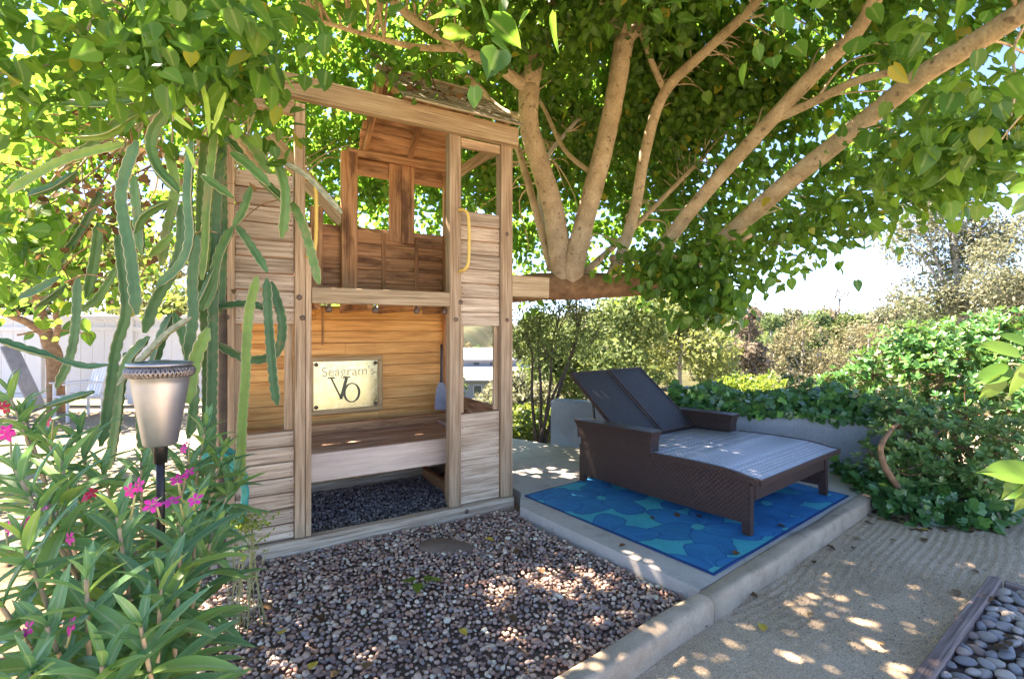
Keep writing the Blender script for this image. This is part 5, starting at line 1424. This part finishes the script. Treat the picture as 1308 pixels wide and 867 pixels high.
bo = put('leaning_board', lp, MAT['greyboard'], world=Matrix.Translation((q0.x, q0.y, .52)) @ Matrix.Rotation(R(-14), 4, 'Y') @ Matrix.Rotation(R(12), 4, 'X') @ Matrix.Rotation(R(90), 4, 'Y')); tag(bo, 'grey painted board leaning near the white fence', 'board')
gc = D(98, 505, 8.0)
gch = thing('garden_chair', 'white slatted garden chair standing before the vinyl fence', 'chair', (gc.x, gc.y, -.065), R(-30))
def gp(name, x0, x1, y0, y1, z0_, z1_, rx=0):
    put(name, bevel_box(x1 - x0, y1 - y0, z1_ - z0_, .004), MAT['vinyl'], gch, local=Matrix.Translation(((x0 + x1) / 2, (y0 + y1) / 2, (z0_ + z1_) / 2)) @ Matrix.Rotation(R(rx), 4, 'X'))
for i in range(5): gp('seat_slat', -.25, .25, -.22 + i * .09, -.14 + i * .09, .36, .38)
for i in range(5): gp('back_slat', -.25 + i * .105, -.17 + i * .105, .27, .29, .38, .90, -14)
for sx in (-.27, .25):
    gp('leg', sx, sx + .03, -.22, -.18, 0, .58); gp('leg', sx, sx + .03, .22, .26, 0, .36); gp('armrest', sx - .02, sx + .05, -.26, .28, .582, .602)

# ------------------------------------------------------------------ background trees, bushes, house
def bgtree(name, label, cat, px_, ytop, dd, wpx, mat, nleaf, lsz, trunk='bark_pale', group=None, ybase=None, tpl=CARD, blobs=9, sparse=1.0, lean=0.0, squash=.8, visible_trunk=True):
    x0 = (px_ - CX) / F * dd; rad = wpx / F * dd / 2
    zg = float(terrain(np.float64(x0), np.float64(dd))); ztop = H - (ytop - HY) / F * dd
    hh = ztop - zg
    t_ = thing(name, label, cat, (x0, dd, zg - .05), group=group)
    r_ = random.Random(int(px_ * 13 + dd * 7))
    low = .15 if not visible_trunk else .38
    cs = []
    for i in range(blobs):
        a_ = r_.uniform(0, 6.28); f = r_.uniform(0, 1) ** .6
        zc = zg + hh * r_.uniform(low, .88)
        env = math.sin(math.pi * min(1, max(.12, (zc - zg) / hh * .85 + .1))) ** .6
        cs.append((Vector((x0 + math.cos(a_) * rad * .68 * f * env + lean * (zc - zg), dd + math.sin(a_) * rad * .68 * f * env, zc)), rad * r_.uniform(.30, .46)))
    cs.append((Vector((x0 + lean * hh, dd, ztop - rad * .28)), rad * .34))
    trp = [Vector((x0, dd, zg - .3)), Vector((x0 + lean * hh * .3 + r_.uniform(-.05, .05) * hh, dd, zg + hh * .3)), Vector((x0 + lean * hh * .6, dd, zg + hh * .6)), Vector((x0 + lean * hh * .9, dd, zg + hh * .88))]
    put('trunk', tube_mesh('trunk', trp, max(.03, hh * .022), hh * .006, 8, 5, .06), MAT[trunk], t_)
    spec = [([trp[1].lerp(trp[2], r_.random()), trp[2].lerp(c, .5) + Vector((0, 0, -.05 * hh)), c], hh * .009, hh * .003) for c, rr_ in cs]
    put('limbs', tubes_join('limbs', spec, 6, 4), MAT[trunk], t_)
    N = nleaf; w8 = np.array([rr_ ** 2 for c, rr_ in cs]); idx = rng.choice(len(cs), N, p=w8 / w8.sum())
    C = np.array([c[:] for c, _ in cs])[idx]; RR = np.array([rr_ for _, rr_ in cs])[idx]
    dv = norm(rng.normal(size=(N, 3)))
    lumps = 1 + .22 * np.sin(dv[:, 0] * 7 + idx) * np.sin(dv[:, 2] * 6 + idx * 2)
    T = C + dv * (RR * (rng.random(N) ** .30) * lumps)[:, None] * [1, 1, squash]
    T = T[T[:, 2] > terrain(T[:, 0], T[:, 1])]
    N = len(T)
    foliage(t_, mat, tpl, T, rand_dirs(N) + [0, 0, -.35], rand_dirs(N) + [0, -.3, .7], rng.uniform(.6, 1.3, N) * lsz, 0)
    return t_
gN = 'trees on the slope beyond the garden wall'
bgtree('slender_tree', 'small multi stemmed tree with fine feathery leaves beside the end of the garden wall', 'tree', 712, 380, 6.25, 130, MAT['bg_deep'], 10, .05, 'bark_dark') if False else None
# small multi stemmed tree by the wall end
sb = Vector((.34, 6.02, -.1))
smt = thing('slender_tree', 'small multi stemmed tree with fine leaves beside the end of the garden wall', 'tree', sb)
tops = [D(672, 420, 6.1), D(690, 405, 6.2), D(735, 440, 6.05), D(745, 395, 6.2), D(715, 400, 6.3), D(700, 440, 5.95), D(765, 420, 6.2), D(660, 440, 6.2)]
for i, e in enumerate(tops[:5]):
    put('trunk', tube_mesh('trunk', [sb + Vector((random.uniform(-.04, .04), random.uniform(-.04, .04), 0)), sb.lerp(e, .4) + Vector((random.uniform(-.05, .05), 0, .08)), sb.lerp(e, .75) + Vector((random.uniform(-.05, .05), 0, .02)), e], .024, .008, 8, 6, .05), MAT['bark_dark'], smt)
spec = []; T = []
for e in tops:
    for _ in range(9):
        q_ = e + Vector((random.gauss(0, .16), random.gauss(0, .2), random.gauss(0, .12))); spec.append(([e.lerp(sb, .15), e.lerp(q_, .5) + Vector((0, 0, .03)), q_], .005, .002))
        for _ in range(42): T.append((q_ + Vector((random.gauss(0, .10), random.gauss(0, .10), random.gauss(0, .07))))[:])
put('twigs', tubes_join('twigs', spec, 5, 3), MAT['bark_dark'], smt)
n = len(T); foliage(smt, MAT['bg_green'], NARROW, T, rand_dirs(n) + [0, 0, .2], rand_dirs(n), rng.uniform(.05, .09, n), 0)
# sunlit low growth behind the patio
mdw = thing('ground_cover', 'bright yellow green ground cover behind the patio edge', 'ground cover', (.0, 7.0, -.3)); mdw['kind'] = 'stuff'
n = 9000
T = np.stack([rng.uniform(-1.2, 2.2, n), rng.uniform(6.35, 9.5, n), np.zeros(n)], 1); T[:, 2] = terrain(T[:, 0], T[:, 1]) + rng.random(n) ** 1.5 * (.18 + .22 * (np.sin(T[:, 0] * 3 + 1) * np.sin(T[:, 1] * 2.3) > 0))
foliage(mdw, MAT['meadow'], HEART, T, rand_dirs(n) + [0, 0, .3], rand_dirs(n) + [0, 0, 1], rng.uniform(.05, .11, n), 0)

B = [
 # name, label, px, ytop, d, width px, mat, leaves, leaf size, trunk, lean, visible trunk
 ('leafy_tree', 'light green tree with grey stems just behind the slender tree and wall', 790, 372, 11.5, 200, 'bg_green', 6500, .16, 'bark_pale', .02, True),
 ('leafy_tree', 'yellow green tree rising over the right hand backrest of the chaise', 872, 366, 13, 190, 'bg_yellow', 6500, .17, 'bark_pale', -.02, True),
 ('leafy_tree', 'loose green tree between the playhouse and the slender tree', 690, 395, 12, 170, 'bg_green', 5200, .17, 'bark_pale', .0, False),
 ('dry_tree', 'brownish pink dry tree with a dense rounded crown past the yellow green tree', 958, 388, 20, 80, 'bg_pink', 4200, .20, 'bark_dark', .0, False),
 ('bush', 'pale yellow bush glowing in the sun just above the ivy', 955, 482, 11, 110, 'lime', 2600, .11, 'bark_pale', .0, False),
 ('bush', 'pale green bush behind the slender tree stems', 655, 470, 10, 120, 'bg_euc', 3600, .13, 'bark_pale', .0, False),
 ('dry_tree', 'golden brown bushy tree on the slope under the open sky', 1025, 405, 24, 130, 'bg_gold', 8000, .17, 'bark_pale', .0, False),
 ('dry_tree', 'tan bushy tree on the slope behind the dark shrub', 1110, 408, 28, 170, 'bg_gold', 9000, .19, 'bark_pale', .0, False),
 ('dry_tree', 'sparse brown tree with a flat open top above the golden slope', 1072, 366, 48, 64, 'bg_pink', 900, .34, 'bark_dark', .0, True),
 ('dry_tree', 'short brown tree on the ridge left of the big grey gum tree', 1145, 372, 40, 60, 'bg_gold', 1500, .32, 'bark_dark', .0, True),
 ('gum_tree', 'tall grey green gum tree with a pale leaning trunk', 1235, 225, 21, 190, 'bg_euc', 17000, .17, 'bark_pale', -.06, True),
 ('gum_tree', 'grey gum tree with yellow tinged leaves behind the shrubs', 1330, 265, 17, 170, 'bg_euc', 12000, .15, 'bark_pale', -.03, True),
 ('leafy_tree', 'olive tree crown standing low in front of the gum trees', 1215, 330, 24, 130, 'bg_deep', 3600, .26, 'bark_dark', .0, True),
 ('leafy_tree', 'green tree in the gap behind the playhouse window', 560, 400, 22, 110, 'bg_green', 3200, .22, 'bark_pale', .0, False),
 ('leafy_tree', 'dark green tree far down the valley past the pink dry tree', 1000, 396, 55, 60, 'bg_deep', 1800, .45, 'bark_dark', .0, False),
 ('leafy_tree', 'tall green tree behind the white fence and slim tree', 40, 330, 14, 220, 'bg_green', 5200, .2, 'bark_dark', .0, True),
 ('leafy_tree', 'bright yellow green tree behind the fence near the cactus', 200, 345, 13, 230, 'bg_yellow', 5600, .19, 'bark_dark', .0, False),
 ('leafy_tree', 'bushy green tree directly behind the playhouse', 380, 330, 14, 240, 'bg_yellow', 5600, .2, 'bark_dark', .0, False),
]
for (nm, lb, px_, yt_, dd, wp, mt, nl, ls, tk, ln, vt) in B:
    bgtree(nm, lb, 'bush' if nm == 'bush' else 'tree', px_, yt_, dd, wp, MAT[mt], nl, ls, tk, lean=ln, visible_trunk=vt, blobs=12 if wp > 120 else 8)
mid_band = [(690, 398, 26, 'bg_green'), (735, 388, 34, 'bg_euc'), (780, 392, 24, 'bg_yellow'), (826, 384, 30, 'bg_green'), (905, 378, 26, 'bg_euc'), (935, 392, 36, 'bg_green'), (985, 402, 32, 'bg_deep'), (1012, 392, 44, 'bg_euc'), (1048, 398, 38, 'bg_deep'), (1085, 396, 46, 'bg_green'), (1125, 388, 40, 'bg_euc'), (1165, 376, 36, 'bg_deep')]
bits = {'bg_green': 'soft green', 'bg_yellow': 'yellowish', 'bg_euc': 'grey green', 'bg_deep': 'dark green'}
spots = ['behind the gap beside the playhouse', 'over the left backrest of the chaise', 'behind the two chaise backrests', 'over the garden wall corner', 'above the ivy', 'next to the pinkish dry tree', 'below the open sky', 'behind the golden bushy tree', 'beside the golden bushy tree', 'behind the small shrub on the wall', 'behind the sparse flat topped tree', 'at the foot of the tall gum tree']
for (px_, yt_, dd, mt), sp_ in zip(mid_band, spots):
    bgtree('slope_tree', 'bushy %s tree on the slope %s' % (bits[mt], sp_), 'tree', px_, yt_, dd, random.uniform(62, 88), MAT[mt], 4200, .0085 * dd, 'bark_pale', group='trees along the slope', visible_trunk=False, blobs=9)
# wooded slope further off
for i in range(29):
    px_ = 560 + i * 24 + random.uniform(-9, 9); dd = random.uniform(55, 95)
    mt = random.choice(['bg_green', 'bg_yellow', 'bg_gold', 'bg_green', 'bg_deep', 'bg_pink', 'bg_yellow'])
    word = {'bg_green': 'green', 'bg_yellow': 'yellow green', 'bg_gold': 'golden', 'bg_pink': 'pinkish brown', 'bg_deep': 'dark green'}[mt]
    x0 = (px_ - CX) / F * dd
    zt = float(terrain(np.float64(x0), np.float64(dd))) + random.uniform(4.0, 7.5)
    zt = min(zt, H + random.uniform(.018, .042) * dd)
    bgtree('far_tree', 'rounded %s tree on the far wooded slope' % word, 'tree', px_, HY - (zt - H) / dd * F, dd, random.uniform(45, 70), MAT[mt], 1500, .5, 'bark_pale', group='%s trees on the far slope' % word, visible_trunk=False, blobs=7)
# house down in the valley
hx, hy = -2.3, 50.0
hz = -6.1
hs = thing('valley_house', 'white roofed grey house down in the valley seen through the playhouse window', 'house', (hx, hy, hz))
def hb_(name, x0, x1, y0, y1, z0_, z1_, mat, parent=hs):
    o_ = put(name, bevel_box(x1 - x0, y1 - y0, z1_ - z0_, .02), mat, parent, world=Matrix.Translation((hx + (x0 + x1) / 2, hy + (y0 + y1) / 2, hz + (z0_ + z1_) / 2))); return o_
hb_('wall', -5, 5, 0, 7, -.5, 2.2, MAT['house'])
def shed(x0, x1, y0, y1, z0_, z1_, name='roof'):
    V = [(x0, y0, z0_), (x1, y0, z0_), (x1, y1, z1_), (x0, y1, z1_), (x0, y0, z0_ - .18), (x1, y0, z0_ - .18), (x1, y1, z1_ - .18), (x0, y1, z1_ - .18)]
    put(name, pymesh(name, [(hx + a_, hy + b_, hz + c2) for a_, b_, c2 in V], [(0, 1, 2, 3), (7, 6, 5, 4), (0, 4, 5, 1), (1, 5, 6, 2), (2, 6, 7, 3), (3, 7, 4, 0)]), MAT['roofwhite'], hs)
shed(-5.4, 5.4, -.6, 3.6, 2.4, 3.55)
hb_('upper_wall', -3.4, 3.4, 3.7, 7, 2.3, 4.1, MAT['house'])
shed(-3.8, 3.8, 3.2, 7.4, 4.25, 5.3)
for x_ in (-3.2, -1.2, .8, 2.8):
    wn_ = hb_('window', x_ - .45, x_ + .45, -.05, .02, .7, 1.8, MAT['vinyl']); hb_('pane', x_ - .37, x_ + .37, -.075, -.052, .78, 1.72, MAT['glass_dark'], wn_)
for x_ in (-1.6, .2, 1.8):
    hb_('window', x_ - .3, x_ + .3, 3.62, 3.7, 3.3, 3.8, MAT['glass_dark'])

# ------------------------------------------------------------------ fallen leaves
def curled():
    V, Fc = [], []
    for i in range(5):
        s_ = i / 4; w_ = .38 * math.sin(math.pi * min(1, .1 + s_ * .9)) ** .8
        V += [(-w_, s_ - .5, .12 * w_ * 2 + .05 * math.sin(s_ * 5)), (0, s_ - .5, .03 * math.sin(s_ * 6)), (w_, s_ - .5, .20 * w_ * 2)]
    for i in range(4):
        for k in (0, 1): Fc.append((i * 3 + k, i * 3 + k + 1, i * 3 + k + 4, i * 3 + k + 3))
    return pymesh('fallen_leaf', V, Fc, True)
fl_dry = curled(); fl_dry.materials.append(MAT['dry'])
fl_yel = curled(); fl_yel.materials.append(plain('yellow_fallen_leaf', (.55, .38, .05), .6, .3, 0, .3, 20))
def fallen(px_, py_, z_, s_, me, label, group):
    p = G(px_, py_, z_)
    o_ = put('fallen_leaf', me, None, None, world=Matrix.Translation((p.x, p.y, z_ + .004)) @ Matrix.Rotation(random.random() * 6.28, 4, 'Z') @ Matrix.Rotation(R(random.uniform(-12, 12)), 4, 'X') @ Matrix.Scale(s_, 4))
    tag(o_, label, 'leaf', group)
for px_, py_ in ((1040, 718), (1030, 724), (1062, 700), (1052, 692), (1095, 688), (1180, 690), (1000, 725), (985, 722), (1125, 822), (1140, 690), (1080, 672), (1110, 668), (1060, 685), (1222, 757), (1036, 785), (1090, 700), (1245, 730), (960, 760), (900, 800)):
    fallen(px_, py_, -.04, random.uniform(.035, .065), fl_dry, 'dry brown leaf fallen on the raked sand path', 'dry leaves on the path')
for px_, py_ in ((974, 802), (1180, 677), (1150, 667)):
    fallen(px_, py_, -.04, random.uniform(.045, .06), fl_yel, 'yellow leaf fallen on the raked sand path', 'yellow leaves on the path')
for px_, py_ in ((833, 662), (864, 658), (892, 660), (940, 707), (998, 672), (795, 697)):
    fallen(px_, py_, .072, random.uniform(.04, .065), fl_dry, 'dry curled leaf fallen on the blue rug', 'dry leaves on the rug')
for px_, py_ in ((360, 808), (592, 808), (400, 850), (626, 690)):
    fallen(px_, py_, .006, random.uniform(.05, .075), fl_yel, 'yellow leaf fallen on the purple pebbles', 'yellow leaves on the pebbles')
for px_, py_ in ((340, 775), (410, 790), (470, 850), (655, 790), (690, 730), (430, 860), (330, 830), (660, 705)):
    fallen(px_, py_, .006, random.uniform(.05, .07), fl_dry, 'dry brown leaf fallen on the purple pebbles', 'dry leaves on the pebbles')
for px_, py_ in ((1285, 822), (1290, 815), (1278, 828), (1262, 765)):
    fallen(px_, py_, .012, random.uniform(.05, .07), fl_dry, 'dry brown leaf fallen on the grey cobbles', 'dry leaves on the cobbles')
for _ in range(46):
    c_ = random.random(); px_ = 1095 + c_ * 200; py_ = 648 + min(1, c_ * 2.5) * 24 + random.uniform(-4, 8)
    fallen(px_, py_, -.045, random.uniform(.035, .06), fl_dry, 'dry reddish leaf lying along the foot of the ivy', 'dry leaves under the shrub')
